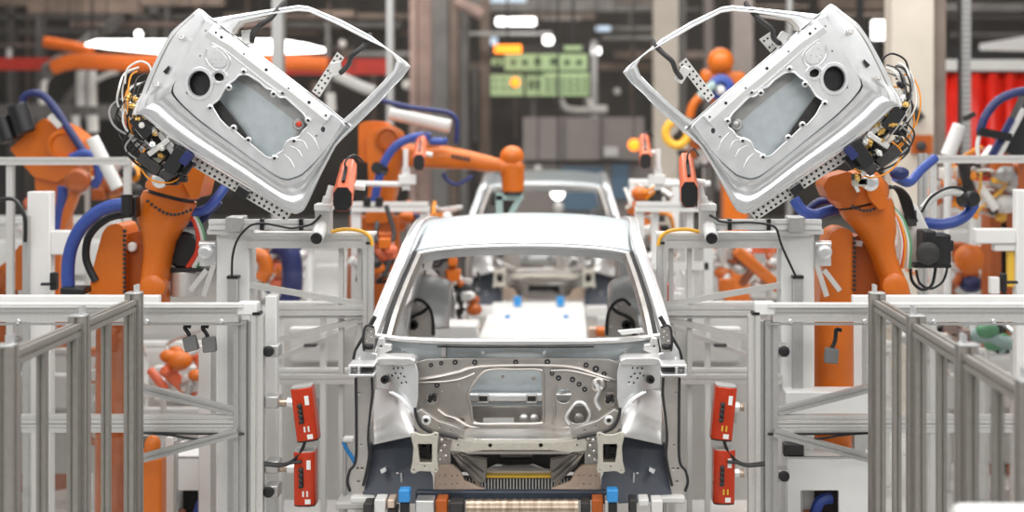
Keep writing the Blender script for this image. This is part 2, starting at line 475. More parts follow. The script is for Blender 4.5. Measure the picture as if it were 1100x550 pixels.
        # navy damping pad on the wheel-well floor
        pad = [(398, 477), (420, 473), (445, 465), (450, 474), (456, 490), (466, 510), (468, 534), (392, 534), (391, 518), (396, 498)]
        b = MB().plate(m, pad, 7.92, .03, [circle2(427.5, 507, 1.8, n=10)], tilt=lambda x, y: -.12*((y-465)/70)**2+.03*math.cos((x-395)/70*math.pi))
        pd = b.build('damping_pad', M['navy'], t)
        b = MB()
        b.plate(m, [(408, 505), (414, 502), (415, 506), (410, 509)], 7.83, .03)
        b.tube([m(x, y, 7.86) for x, y in ((431, 508), (431.5, 520), (432, 530))], .006, 6)
        b.build('clip', M['steel'], pd)
        # rail end flange, ears at the corners, box rail behind it
        fl2 = [(440.5, 466), (444, 464), (452, 467), (462, 467), (468, 464), (471.5, 466), (470, 476), (469.5, 492), (471, 505), (469, 509), (464, 507), (450, 506), (444, 509.5), (440.5, 507), (443, 496), (444, 480)]
        b = MB().plate(m, rounded(fl2, 2), 7.55, .02, [rounded([(448.5, 477), (464.5, 477), (464, 497), (451, 497)], 1.5)] + [circle2(x, y, .9, n=8) for x, y in ((443.5, 467), (468, 467.5), (444.5, 505), (467.5, 505), (456, 501))])
        rl = b.build('rail_flange', M['beige'], t, bevel=.004)
        b = MB()
        for (x0, y0, x1, y1) in ((447, 475, 449, 499), (464, 475, 466, 499), (447, 475, 466, 477), (447, 497, 466, 499)): b.rect(m, x0, y0, x1, y1, 7.57, .5)
        b.build('box_rail', M['beige'], rl)
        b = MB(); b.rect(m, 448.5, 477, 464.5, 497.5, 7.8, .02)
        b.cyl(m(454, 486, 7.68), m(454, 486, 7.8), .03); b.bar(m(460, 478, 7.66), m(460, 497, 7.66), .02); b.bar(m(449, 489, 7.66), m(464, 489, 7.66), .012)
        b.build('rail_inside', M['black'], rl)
        b = MB()                           # curled bracket above the flange
        b.plate(m, [(446, 444), (452, 440), (460, 445), (470, 452), (486, 457), (498, 462), (498, 470), (478, 467), (466, 463), (450, 464), (444, 458)], 7.74, .05, [circle2(458, 451, 2.6, n=12), circle2(472, 458, 1, n=6), circle2(484, 462, 1, n=6)])
        cb = b.build('rail_gusset', M['steel_d'], t, bevel=.006)
        b = MB().lathe(m(458, 451, 7.75), (0, -1, 0), [(0, .026), (.02, .026), (.024, .02), (.024, .012), (0, .012)], 16); b.build('ring', M['steel'], cb)
        b = MB().tube([m(x, y, 7.72) for x, y in ((446, 438), (447, 447), (452, 458), (462, 464), (474, 467), (492, 471))], .008, 6); b.build('dark_seam', M['rubber'], cb)  # dark line along the gusset edge
        b = MB()
        for k, (x, y) in enumerate(((475, 472), (478, 478), (474, 484), (479, 489), (473, 493))): b.lathe(m(x, y, 7.7), (0, -1, 0), [(0, .010), (.03, .010), (.034, .006)], 10)
        b.build('weld_stud', M['steel_d'], t)
        # ribbed torque brace and coppery floor plate
        wing = [(484, 485), (489, 484), (505, 494), (521, 500), (521.5, 507), (520, 525), (514, 526), (503, 514), (493, 503)]
        b = MB().plate(m, wing, 7.78, .03, tilt=lambda x, y: .004*(x-484))
        wg = b.build('torque_brace', M['steel_d'], t, bevel=.005)
        for (q0, q1) in (((488, 489), (515, 521)), ((492, 488), (518, 514)), ((498, 491), (519, 506))):
            b = MB().tube([m(*q0, 7.775+.004*(q0[0]-484)), m((q0[0]+q1[0])/2, (q0[1]+q1[1])/2-.5, 7.765+.004*((q0[0]+q1[0])/2-484)), m(*q1, 7.775+.004*(q1[0]-484))], .009, 6); b.build('rib', M['steel_d'], wg)
        tn = [(467.5, 500), (487, 500), (494, 506), (499, 517), (520, 525), (518, 527.5), (466, 527)]
        b = MB().plate(m, tn, 7.86, .03, [circle2(x, y, .8, n=6) for y in (511, 520) for x in (472, 478, 485, 491)] )
        b.build('floor_plate', M['tan'], t, bevel=.004)
        # sill foot
        b = MB().rect(m, 376, 534, 402, 541, 7.8, .4); b.build('sill_end', M['white2'], t, bevel=.008)
    # --- cowl
    def cowl(px, u):
        x = (px-556)/152
        return 361+6.5*(1-x**4)
    b = MB(); rings = []
    for i in range(41):
        px = 403+i*(709-403)/40; y = cowl(px, 0); x = (px-556)/152
        k = 4.6-1.2*abs(x)
        Y = 8.06+.10*x*x
        rings.append([P(px, y-k, Y+.14), P(px, y-k*.9, Y+.03), P(px, y-k*.2, Y), P(px, y+k*.6, Y+.0), P(px, y+k, Y+.03), P(px, y+k*.8, Y+.16)])
    b.loft(rings); cw = b.build('cowl_lip', M['shiny'], t)
    b = MB(); b.plate(P, [(405, 366), (480, 370), (556, 371.5), (632, 370), (707, 366), (704, 388), (656, 388), (640, 386), (470, 386), (456, 388), (408, 386)], 8.20, .02,
                      [circle2(518.5, 379, 2.2, n=10), circle2(584.5, 379, 2.2, n=10), circle2(431, 378, 1.7, n=8), circle2(672, 378, 1.7, n=8)], tilt=lambda x, y: .10*((x-556)/150)**4)
    b.build('cowl_panel', M['steel_b'], t)
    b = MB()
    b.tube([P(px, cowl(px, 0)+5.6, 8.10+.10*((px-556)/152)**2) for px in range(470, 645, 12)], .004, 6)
    b.build('dark_seam', M['rubber'], cw)  # thin shadow below the cowl lip, drawn as a dark strip
    b = MB()
    b.rect(P, 474, 372, 479, 384, 8.16, .03)
    b.build('bracket', M['shiny'], t, bevel=.003)
    for (x0, y0, x1, y1) in ((662, 354, 690, 359), ):
        b = MB().plate(P, [(664, 356), (690, 353.5), (692, 357), (668, 360)], 8.12, .05); b.build('tab', M['white'], t)
    for mm in (m0, m1):                  # crumpled brackets at the cowl ends
        b = MB()
        b.plate(mm, [(406, 364), (412, 363), (414, 370), (420, 371), (421, 376), (411, 380), (415, 386), (405, 387), (404, 375)], 8.05, .06, [circle2(409, 372, 1.6, n=8)])
        b.rect(mm, 424, 384, 438, 388, 8.0, .12)
        b.build('cowl_bracket', M['shiny'], t, bevel=.005)
    # --- firewall
    wall = [(447, 390), (458, 386), (500, 385), (612, 385), (654, 386), (665, 390), (666, 440), (655, 452), (646, 470), (632, 474), (480, 474), (466, 462), (448, 440)]
    opening = rounded([(504, 421), (516, 404), (528, 397.5), (578, 397.5), (582.5, 403), (583, 450), (580, 454), (512, 454.5), (508, 450), (506, 438)], 3)
    plugs = [(463, 392, 2), (474, 390, 2), (489, 389, 2.4), (510, 389, 2.4), (554, 389, 2.4), (588, 388.5, 2.6), (629.5, 392, 2.4), (640, 396, 3), (649, 401.5, 2.4),
             (593, 401, 2.2), (600, 406, 2.5), (615, 407.5, 2.5), (622, 412.5, 2.3), (628, 418, 2.4), (469.5, 413.5, 2.4)]
    holes = [opening, circle2(605.5, 425, 8.2, 8.4, 22), rounded([(614, 440), (620, 433), (628, 436), (632, 446), (628, 455), (615, 455), (610, 449)], 4), circle2(622, 389, 1.2, n=6),
             rounded([(458, 424), (470, 423), (471, 431), (458, 434)], 2), rounded([(651, 421), (660, 421), (660, 436), (652, 438)], 2), circle2(496, 452, 3, n=10)]
    holes += [circle2(x, y, .8, n=6) for x in range(482, 632, 11) for y in (463.5,)] + [circle2(475, 420, 1, n=6), circle2(493, 412, 1, n=6), circle2(586, 470, 1.6, n=8), circle2(528, 470, 1.0, n=8)]
    fw = MB().plate(P, wall, 8.10, .015, holes).build('firewall', M['steel_d'], t, bevel=.002)
    for (x, y, r) in plugs:
        k = r*8.1/F
        b = MB().lathe(P(x, y, 8.10), (0, -1, 0), [(0, k*1.15), (.008, k*1.15), (.012, k*.9), (.012, k*.42), (.001, k*.42)], 16); gm = b.build('grommet', M['rubber'], fw)
        b = MB().lathe(P(x, y, 8.098), (0, -1, 0), [(0, k*.42), (.004, k*.42)], 12); b.build('hole_light', M['white'], gm)  # white disc painted in as light showing through the hole
    def strip(a, w, Y, name, mt, par, h=.012):
        b = MB().tube([P(x, y, Y) for x, y in a], w, 8, 5); return b.build(name, mt, par)
    strip([(506, 437), (503.5, 421), (515.5, 403), (528, 396.8), (555, 396.6), (578, 396.8), (583.2, 402), (583.8, 430), (583.6, 450), (580, 455), (545, 455.6), (512, 455.3), (507.5, 450), (506, 437)], .008, 8.095, 'opening_bead', M['steel_d'], fw)
    strip([(449, 408), (470, 405), (492, 400), (504, 396), (520, 393.5), (560, 392.5), (600, 393), (622, 396), (640, 402), (662, 409)], .010, 8.09, 'rib', M['steel_d'], fw)
    strip([(450, 411), (476, 410), (495, 407), (510, 401)], .008, 8.09, 'rib', M['steel_d'], fw)
    strip([(592, 398), (612, 398), (634, 403), (655, 409)], .008, 8.09, 'rib', M['steel_d'], fw)
    strip([(594, 456), (596, 440), (594, 424), (598, 414)], .007, 8.09, 'rib', M['steel_d'], fw)
    strip([(612, 456), (608, 448), (614, 438), (621, 432), (629, 435), (634, 446), (629, 457)], .008, 8.09, 'rib', M['steel'], fw)
    strip([(470, 440), (478, 446), (490, 450), (505, 458), (530, 461), (590, 461), (612, 459)], .008, 8.09, 'rib', M['steel_d'], fw)
    strip([(640, 412), (644, 420), (640, 430), (645, 440)], .012, 8.08, 'rib', M['steel'], fw)
    b = MB().lathe(P(643, 413, 8.1), (0, -1, 0), [(0, .045), (.02, .04), (.024, .03), (.012, .012)], 20); b.build('stud_boss', M['steel_d'], fw)
    for (x, y) in ((464, 428), (655, 429)):    # crumpled clips left and right
        b = MB(); b.rect(P, x-4, y-3, x+4, y+2, 8.02, .06); b.cyl(P(x-3, y+3, 8.02), P(x+3, y-4, 8.0), .012); b.cyl(P(x+4, y+2, 8.0), P(x-2, y-3, 8.02), .01)
        b.build('wire_clip', M['black'], fw)
        b = MB(); b.plate(P, circle2(x, y+1, 6, 6, 10), 8.085, .01, [circle2(x, y, 3.6, 2.8, 8)]); b.build('clip_plate', M['shiny'], fw)
    # --- what shows through the opening: bluish rear bulkhead, beams and a label
    b = MB(); b.plate(P, [(486, 386), (600, 386), (640, 396), (640, 462), (470, 462)], 8.42, .02, [circle2(540, 404.5, 2, n=10), circle2(573, 406.5, 2.4, n=10), circle2(562, 412, 1, n=6)])
    bh = b.build('bulkhead', M['steel_b'], t)
    b = MB(); b.rect(P, 480, 423, 640, 433, 8.30, .05); b.build('bulkhead_beam', M['steel'], bh, bevel=.012)
    b = MB(); b.rect(P, 480, 436, 640, 461, 8.34, .05); b.build('bulkhead_step', M['steel_d'], bh, bevel=.006)
    for x in (519, 571):
        b = MB(); b.rect(P, x-6, 424, x+6, 434, 8.27, .03); b.build('clip', M['shiny'], bh, bevel=.004)
        b = MB(); b.rect(P, x-4.5, 426, x+4.5, 431, 8.262, .01); b.build('clip_slot', M['dark'], bh)
    b = MB(); b.rect(P, 519, 449, 552, 454, 8.325, .01); b.build('paper_label', M['label'], bh)
    for (x, y) in ((574, 450), (563, 450), (604, 424), (622, 449)):
        b = MB().lathe(P(x, y, 8.33), (0, -1, 0), [(0, .03), (.02, .028), (.026, .015)], 14); b.build('stud_boss', M['shiny'], bh)
    # --- cross member
    cm = [(486, 470), (500, 474), (520, 476), (592, 476), (612, 474), (626, 470), (630, 474), (630, 484), (612, 486), (592, 483.5), (520, 483.5), (500, 486), (484, 484)]
    b = MB().plate(P, cm, 7.72, .10, [circle2(526.5, 478.5, 2.2, n=10), circle2(581, 478.5, 2.4, n=10), circle2(510, 475, 1, n=6), circle2(603, 475, 1, n=6), circle2(492, 478, 1, n=6), circle2(620, 478, 1, n=6)])
    b.build('cross_member', M['beige'], t, bevel=.006)
    b = MB().rect(P, 480, 471.5, 634, 474.5, 7.8, .3); b.build('cross_member_ledge', M['steel_d'], t, bevel=.004)
    b = MB().rect(P, 486, 484, 626, 488.5, 7.85, .2); b.build('cross_member_foot', M['steel_d'], t, bevel=.004)
    # --- dark plate put in as tunnel shade under the floor, with the exhaust heat shield
    b = MB(); b.plate(P, [(484, 486), (628, 486), (628, 507), (590, 507), (575, 500), (534, 500), (522, 507), (484, 507)], 8.30, .02); b.build('tunnel_shade', M['dark'], t)
    b = MB(); b.plate(P, [(520, 506), (533, 499), (573, 499), (590, 506), (590, 509), (520, 509)], 8.22, .03); b.build('tunnel_shield', M['alu_g'], t, bevel=.008)
    b = MB(); b.rect(P, 536, 490, 572, 494, 8.2, .06); b.build('tunnel_bracket', M['black'], t, bevel=.01)
    # floor pan and tailgate frame
    b = MB(); b.hexa((xc-.78, 8.45, 1.0), (xc+.78, 11.9, 1.03)); b.build('floor_pan', M['steel_d'], t)
    outer = rounded([(440, 258), (680, 258), (690, 392), (430, 392)], 10); inner = rounded([(459.5, 266), (661, 266), (668, 384), (452, 384)], 8, 5)
    b = MB().plate(Map(dx=2), outer, 11.25, .06, [inner]); b.build('tailgate_frame', M['steel'], t, bevel=.01)
    return t
car_near = make_car('bare steel car body in sharp focus, roof and open windscreen frame facing us')
car_far = dup(car_near, (0, 8.15, 0), 'blurred bare car body next in line, seen through the nearer windscreen opening')
car_far_r = car_far
# ---------------------------------------------------------------- doors held up by the robots
def make_door(m, label, latch_mat, latch_label):
    Y0, PD = 8.30, .088
    foot = m(312, 230, Y0); t = thing('vehicle_door_shell', label, 'car door', foot)
    pairs = [((214,9),(221,22)), ((228,20),(228,25)), ((250,36),(250,39)), ((297,72),(297,75)), ((344,108),(343,111)), ((369,128),(366,130)),
             ((381,136),(366,135)), ((370,147),(361,143)), ((360,158),(356,151)), ((345,187),(346,165)), ((332,215),(335,177)), ((326,226),(324,187)),
             ((318,230),(310,192)), ((308,227),(300,190)), ((290,216),(287,182)), ((260,196),(262,164)), ((206,164),(216,130)), ((178,145),(198,114)),
             ((152,124),(189,104)), ((142,124),(186,98)), ((145,112),(187,91)), ((152,100),(191,84)), ((160,80),(197,72)), ((172,55),(206,52)),
             ((184,34),(213,36)), ((200,20),(219,26))]
    N = len(pairs)
    def dense(k):                                   # smoothed outline, 4 points per span
        q = spline([Vector((p[k][0], p[k][1], 0)) for p in pairs], 4, True)
        return [(v.x, v.y) for v in q]
    # keep straight edges straight: blend spline and linear
    def lin(k):
        out = []
        for i in range(N):
            a, b = pairs[i][k], pairs[(i+1) % N][k]
            out += [(a[0]+(b[0]-a[0])*j/4, a[1]+(b[1]-a[1])*j/4) for j in range(4)]
        return out
    D0 = [((a[0]*.5+b[0]*.5), (a[1]*.5+b[1]*.5)) for a, b in zip(dense(0), lin(0))]
    D2 = [((a[0]*.5+b[0]*.5), (a[1]*.5+b[1]*.5)) for a, b in zip(dense(1), lin(1))]
    # two pressings: stepped gutter along the bottom and lock side, plain slanted face on the hinge side
    profA = [(0, .055), (0, .022), (.03, .014), (.09, .014), (.13, -.002), (.30, -.006), (.35, .014), (.50, .020), (.55, .006), (.60, -.022), (.66, -.030), (.80, -.032), (.86, -.046), (.95, -.080), (1, -.088)]
    profB = [(0, .055), (0, .030), (.04, .022), (.09, .022), (.14, .010), (.30, .002), (.40, -.005), (.50, -.012), (.60, -.018), (.68, -.024), (.76, -.034), (.84, -.044), (.95, -.080), (1, -.088)]
    bm = MB()
    nD = len(D0); wt = []
    for i in range(nD):
        k = i/4; wt.append(1.0 if (k >= 21 or k <= 1.5) else (max(0, (k-19)/2) if k > 19 else max(0, (2.5-k)) if k < 2.5 else 0))
    rings = []
    for (ta, da), (tb, db) in zip(profA, profB):
        ring = []
        for i, (p, q) in enumerate(zip(D0, D2)):
            tt = ta+(tb-ta)*wt[i]; d = da+(db-da)*wt[i]
            ring.append(m(p[0]+(q[0]-p[0])*tt, p[1]+(q[1]-p[1])*tt, Y0+d))
        rings.append(ring)
    main = rounded([(227,113),(235,107),(241,96),(247,89),(252,86),(257,80),(266,80),(279,88),(286,95),(294,97),(300,105),(306,104),(326,122),(329,127),(332,135),(325,141),(322,147),(313,149),(307,153),(304,162),(297,166),(293,171),(285,168),(272,157),(262,149),(252,140),(246,138),(236,128)], 2.5, 2)
    spk = circle2(214.4, 89.8, 11.3, 13.2, 26); oval = rounded([(229.5,80),(234,77.5),(240,80),(241,85),(237,87.5),(231,86)], 2.5)
    small = [circle2(231,28.6,1.5,n=8), circle2(236.5,29.2,2.2,2.8,n=10), circle2(242,31,1.5,n=8), circle2(239.5,35,1.6,n=8), circle2(251,24+15,1.2,n=6), circle2(287,74,1.8,n=8),
             circle2(331.5,103,2,n=8), circle2(347,139,2.4,3.2,n=10), circle2(356,155.5,2.2,n=8), circle2(340,146,1.2,n=6), circle2(201,100,1.2,n=6), circle2(221,33,1,n=6), circle2(215,60,1,n=6), circle2(198,58,.9,n=6)]
    v, tr = fill2(D2, [main, spk, oval]+small)
    vs = [bm.V(m(x, y, Y0-PD)) for x, y in v]
    vb = [bm.V(m(x, y, Y0-PD)+Vector((0, .014, 0))) for x, y in v]
    ed = {}
    for a, b, c in tr:
        bm.Fc([vs[a], vs[b], vs[c]]); bm.Fc([vb[c], vb[b], vb[a]])
        for i, j in ((a,b),(b,c),(c,a)):
            k = (min(i,j), max(i,j)); ed[k] = ed.get(k, 0)+1
    for (i, j), c in ed.items():
        if c == 1: bm.Fc([vs[i], vs[j], vb[j], vb[i]])
    bm.loft(rings, cap=False)
    bmesh.ops.remove_doubles(bm.bm, verts=bm.bm.verts, dist=.0004)
    ip = bm.build('inner_panel', M['steel'], t, sharp=30)
    b = MB(); b.plate(m, D0, Y0+.052, .012); b.build('outer_skin', M['steel_b'], t, bevel=.004)
    # shade inside the speaker hole and small oval, put in as dark plates
    b = MB(); b.plate(m, circle2(214.4, 89.8, 12.5, 14.4, 26), Y0-.030, .02); sp = b.build('speaker_hole_shade', M['black'], t)
    b = MB()
    for k in (-4, 0, 4): b.bar(m(208+k*.4, 83-k, Y0-.032), m(220+k*.4, 96-k, Y0-.032), .006, .004)
    b.build('dark_streak', M['dark'], sp)
    b = MB(); b.plate(m, circle2(235.3, 82.4, 7, 6, 18), Y0-.030, .02); b.build('oval_hole_shade', M['dark'], t)
    # rims
    def ring2(cx, cy, r0x, r0y, r1x, r1y, h, name):
        n = 28; rr = []
        for kx, ky, d in ((r1x, r1y, 0), (r1x-.8, r1y-.8, -h), (r0x+.8, r0y+.8, -h), (r0x, r0y, -h*.3), (r0x, r0y, .01)):
            rr.append([m(x, y, Y0-PD)+Vector((0, d, 0)) for x, y in circle2(cx, cy, kx, ky, n)])
        return MB().loft(rr, cap=False).build(name, M['steel'], ip)
    ring2(214.4, 89.8, 11.4, 13.3, 16, 18, .012, 'speaker_rim')
    ring2(235.3, 82.4, 6.4, 5.4, 9.5, 8.5, .010, 'oval_rim')
    # raised frame of the big aperture
    def bead(pts, r, name, mt=M['steel'], off=-PD, closed=False, k=5):
        return MB().tube([m(x, y, Y0+off) for x, y in pts], r, 8, k, closed).build(name, mt, ip)
    bead(main, .0055, 'aperture_edge', M['steel'], closed=True, k=1)
    bead([(228,50),(240,53),(258,67),(282,86),(302,101)], .006, 'belt_bead')
    bead([(222,52),(221,63),(227,72),(236,77)], .007, 'pocket_bead')
    bead([(228,47),(238,53),(246,61),(246,70),(240,77)], .007, 'pocket_bead')
    # belt reinforcement: long raised strip, and the dark gutter line beside it
    # belt reinforcement: a raised rail along the window edge with a slanted lower wall
    st = [(229,27), (240,35), (252,42), (275,60), (297,77), (320,94), (342,112), (356,123)]
    rings = []
    for x, y in st:
        rings.append([m(x-.61*f, y+.79*f, Y0-PD+d) for f, d in ((-1.5, .006), (0, -.022), (8.5, -.026), (10, -.020), (16, .002), (16, .01), (-1.5, .01))])
    b = MB().loft(rings); br = b.build('belt_rail', M['steel'], t, sharp=25)
    for x, y, r in ((232,35,1.2),(238,40,1.7),(286,75,1.7),(332,110,1.7),(262,58,1),(310,95,1),(350,124,1.2)):
        MB().lathe(m(x, y, Y0-PD-.024), (0,-1,0), [(0, r*.0052), (.004, r*.0052)], 10).build('hole', M['black'], br)
    b = MB(); b.plate(m, rounded([(224,53),(229,51),(237,55),(243,62),(243,70),(238,73),(230,72),(224,63)], 2), Y0-PD-.008, .01, [circle2(x,y,.9,n=6) for x,y in ((230,57),(227,64),(232,65),(238,64),(229,69))])
    b.build('mirror_pad', M['steel'], t, bevel=.003)
    # swage lines pressed into the lower corner
    for pts in ([(318,150),(326,152),(330,160)], [(312,157),(320,161),(324,168)], [(305,166),(312,172),(316,180)], [(330,142),(338,150),(342,160)]):
        bead(pts, .0035, 'swage')
    # screw bosses round the aperture
    for (x, y) in ((262,77),(294,101),(246,94),(331,129.5),(316,151.5),(295,170),(267,150.5),(251,137.5),(226,116),(304,100)):
        c = m(x, y, Y0-PD)
        b = MB().lathe(c, (0, -1, 0), [(0, .021), (.006, .018), (.008, .010), (.003, .008)], 14); s_ = b.build('screw_boss', M['steel'], ip)
        b = MB().lathe(c+Vector((0, -.003, 0)), (0, -1, 0), [(0, .0075), (.003, .0075)], 10); b.build('screw_hole', M['black'], s_)
    # inside the aperture: dark plate painting a shaded gap, window guide and the latch
    b = MB(); b.plate(m, [(228,112),(236,108),(262,141),(268,151),(256,146),(238,130)], Y0-.02, .02); b.build('gap_shade', M['dark'], t)
    b = MB(); b.plate(m, [(250,84),(262,78),(330,124),(334,132),(326,139),(300,118),(270,96)], Y0-.01, .05, tilt=lambda x, y: .05); b.build('window_guide', M['alu_g'], t)
    b = MB(); b.plate(m, [(318,143),(326,140),(312,164),(294,174),(290,170),(306,158)], Y0-.0, .04); b.build('lower_guide', M['alu_g'], t)
    b = MB().lathe(m(322.5, 134, Y0)+Vector((0, -.02, 0)), (0, -1, 0), [(0, .036), (.03, .036), (.038, .026), (.038, .016), (.026, .014)], 20)
    lt = b.build('latch', M['alu_g'], t)
    b = MB().lathe(m(323.5, 133, Y0)+Vector((0, -.045, 0)), (0, -1, 0), [(0, .016), (.02, .016), (.024, .008)], 14)
    tag(b.build('latch_knob', latch_mat, lt), latch_label)
    # hinge side: clips and slot on the bright edge
    for (x, y) in ((194,39),(167,90)):
        b = MB().tube([m(x-2,y-1,Y0-.02), m(x-1,y+3,Y0-.03), m(x+2.5,y+2,Y0-.03), m(x+3,y-1,Y0-.02)], .005, 6)
        b.build('hinge_clip', M['steel_d'], ip)
    b = MB().plate(m, [(175,77),(181,70.5),(182,73),(178,79.5)], Y0-.028, .02); b.build('slot', M['black'], ip)
    bead([(209,16),(188,37),(176,57),(165,82),(156,104),(150,116)], .006, 'hem', M['steel_d'], .012)
    bead([(158,122),(182,140),(210,160),(262,190),(292,210),(312,224)], .006, 'hem', M['steel_d'], .01)
    # window frame
    fr = [((222,16),(250,37)), ((228,19.5),(252,32)), ((245,17),(258,23.5)), ((270,13),(275,19.5)), ((295,9),(296,15)), ((320,5.5),(320,12)), ((331,6.5),(332,13)), ((366,21),(362,26.5)),
          ((398,38),(392,42)), ((420,54.5),(412,51)), ((436,66),(420.5,57)), ((441,71.5),(425,65)), ((433,83),(422,75)), ((420,96),(410,89)), ((408,110),(390,109)), ((395,123),(378,120)), ((381,137),(367,130))]
    k = 3; q = []
    for i in range(len(fr)-1):
        for j in range(k):
            f = j/k; q.append(tuple(tuple(fr[i][e][c]*(1-f)+fr[i+1][e][c]*f for c in (0, 1)) for e in (0, 1)))
    q.append(fr[-1])
    sec = [(0, .055), (0, .012), (.10, .0), (.30, -.004), (.38, .010), (.50, .010), (.58, -.020), (.70, -.034), (.92, -.034), (1, -.02), (1, .055)]
    rings = [[m(o[0]+(i_[0]-o[0])*s, o[1]+(i_[1]-o[1])*s, Y0+d) for s, d in sec] for o, i_ in q]
    b = MB().loft(rings); b.build('window_frame', M['steel'], t, sharp=30)
    b = MB(); b.plate(m, [(246,37),(251,28),(258,22),(292,16.5),(290,20),(262,25),(256,31),(254,36)], Y0-.03, .04); b.build('frame_gusset', M['steel_d'], t, bevel=.003)
    return t
mL = Map()
mR = Map(a=1108, rot=-.05, c=(820, 108), dx=3.5, dy=-1.5)
door_a = make_door(mL, 'bare car door held by the robot on the left, red latch knob showing', M['cred'], 'red latch knob')
door_b = make_door(mR, 'bare car door held by the robot on the right, grey latch knob showing', M['alu_g'], 'grey latch knob')
# ---------------------------------------------------------------- grippers behind the doors
rng = random.Random(7)
def gripper(m, label, brackets, hooks, cx, side):
    Y = 8.47
    t = thing('door_gripper', label, 'robot gripper', m(230, 200, Y))
    def perf(quad, Yp, name, nx, ny, r=1.35, th=.03):
        a, b, c, d = [Vector(p) for p in quad]          # a->b long edge, d->c other edge
        hs = []
        for i in range(nx):
            for j in range(ny):
                u, v = (i+.5)/nx, (j+.5)/ny
                p = (a*(1-u)+b*u)*(1-v)+(d*(1-u)+c*u)*v
                hs.append(circle2(p.x, p.y, r, n=8))
        o = MB().plate(m, quad, Yp, th, hs).build(name, M['white2'], t)
        b_ = MB().plate(m, quad, Yp+th+.004, .02); b_.build('backing_bar', M['dark'], o)
        return o
    perf([(205,164),(312,229),(306,238),(200,175)], Y-.02, 'perforated_bar', 20, 2, 1.6)
    perf([(168,133),(206,158),(200,176),(166,152)], Y-.0, 'perforated_plate', 8, 4, 1.3)
    # second rail edge right under the door, red gasket
    b = MB().bar(m(158,124,Y-.06), m(250,184,Y-.06), .014, .03); tag(b.build('door_stop', M['red'], t), 'red stop strip')
    # body of the tool: black valve blocks, steel arms, brass fittings
    def blk(x0, y0, x1, y1, w, name, mt, d=0, parent=t, h=.06):
        b = MB().bar(m(x0, y0, Y+d), m(x1, y1, Y+d), w, h); return b.build(name, mt, parent, bevel=.004)
    blk(150,128,176,152,.11,'valve_block',M['dark'],.02, h=.10)
    blk(172,150,204,172,.10,'valve_block',M['alu_g'],.03, h=.1)
    blk(140,150,160,146,.06,'clamp_cylinder',M['black'],-.04)
    blk(143,160,186,190,.05,'tool_beam',M['dark'],.06, h=.08)
    blk(150,142,170,128,.03,'clamp_arm',M['alu'],-.06, h=.03)
    blk(182,176,196,158,.075,'clamp_cylinder',M['black'],-.06, h=.07)
    blk(190,180,203,164,.06,'clamp_cylinder',M['blue_d'],-.05, h=.06)
    blk(196,186,206,172,.04,'clamp_cylinder',M['black'],-.09, h=.05)
    blk(255,203,266,210,.05,'sensor_box',M['black'],-.06, h=.05)
    blk(160,176,176,187,.05,'clamp_arm',M['alu_g'],-.02, h=.04)
    blk(146,126,163,146,.10,'clamp_cylinder',M['black'],-.10, h=.07)
    blk(160,166,182,150,.035,'clamp_arm',M['alu'],-.13, h=.03)
    blk(172,142,190,168,.075,'tool_plate',M['alu_g'],-.09, h=.03)
    blk(183,184,198,160,.085,'clamp_cylinder',M['black'],-.13, h=.08)
    blk(150,168,172,184,.045,'clamp_cylinder',M['dark'],-.10, h=.06)
    blk(176,190,190,182,.06,'valve_block',M['dark'],-.13, h=.06)
    blk(196,176,205,164,.05,'clamp_cylinder',M['blue_d'],-.15, h=.05)
    for k in range(28):                                  # push-in fittings, hose ends
        x, y = rng.uniform(140, 196), 0; y = 104+(x-140)*1.35+rng.uniform(-8, 24)
        c = m(x, y, Y-.07-rng.uniform(0, .06)); d = Vector((rng.uniform(-1, 1), -.7, rng.uniform(-1, 1))).normalized()
        mt = [M['brass'], M['steel'], M['brass'], M['cwhite'], M['black'], M['brass']][k % 6]
        MB().lathe(c, d, [(0, .012), (.02, .012), (.02, .017), (.034, .017), (.034, .009), (.05, .009)], 8).build('hose_fitting', mt, t)
    for k in range(18):
        x = rng.uniform(138, 196); y = 112+(x-140)*1.3+rng.uniform(-6, 24); w = rng.uniform(.016, .038)
        c = m(x, y, Y-.05); b = MB().hexa(c-Vector((w, .03, w*.7)), c+Vector((w, .03, w*.7)))
        b.build('terminal_box', [M['black'], M['dark'], M['alu_g'], M['black'], M['salmon'], M['black'], M['beige']][k % 7], t, bevel=.004)
    # cables looping out past the hinge edge of the door
    cols = ['cwhite','black','cwhite','cgrey','corange','black','cwhite','cgrey','black','cwhite','black','corange','cgrey','black','cwhite','black']
    for k, cc in enumerate(cols):
        a = (150+rng.uniform(-8, 8), 84+rng.uniform(-14, 20)); e = (150+rng.uniform(-6, 30), 146+rng.uniform(-16, 34))
        o = rng.uniform(10, 26)
        pts = [a, (a[0]-o*.7, a[1]+6), (a[0]-o, (a[1]*2+e[1])/3), ((a[0]+e[0])/2-o*1.15, (a[1]+2*e[1])/3), (e[0]-o*.35, e[1]-2), e]
        MB().tube([m(x, y, Y+.02-.10*math.sin(i/5*3.1)+rng.uniform(-.03, .03)) for i, (x, y) in enumerate(pts)], .0048 if k % 3 else .0065, 7).build('cable', M[cc], t)
    for k, cc in enumerate(['black','cgrey','black','black','corange']):
        a = (140+k*4, 140+k*5); pts = [a, (a[0]-10+rng.uniform(-5,5), a[1]+14), (a[0]+4, a[1]+30+rng.uniform(-5,5)), (a[0]+26, a[1]+38+rng.uniform(-4,4)), (a[0]+42, a[1]+30+rng.uniform(-6,6))]
        MB().tube([m(x, y, Y-.09-.02*rng.random()) for x, y in pts], .0055, 7).build('cable', M[cc], t)
    MB().tube([m(x, y, Y-.05) for x, y in ((134,90),(137,74),(150,66),(160,70),(163,80))], .006, 7).build('cable', M['cwhite' if side < 0 else 'black'], t)
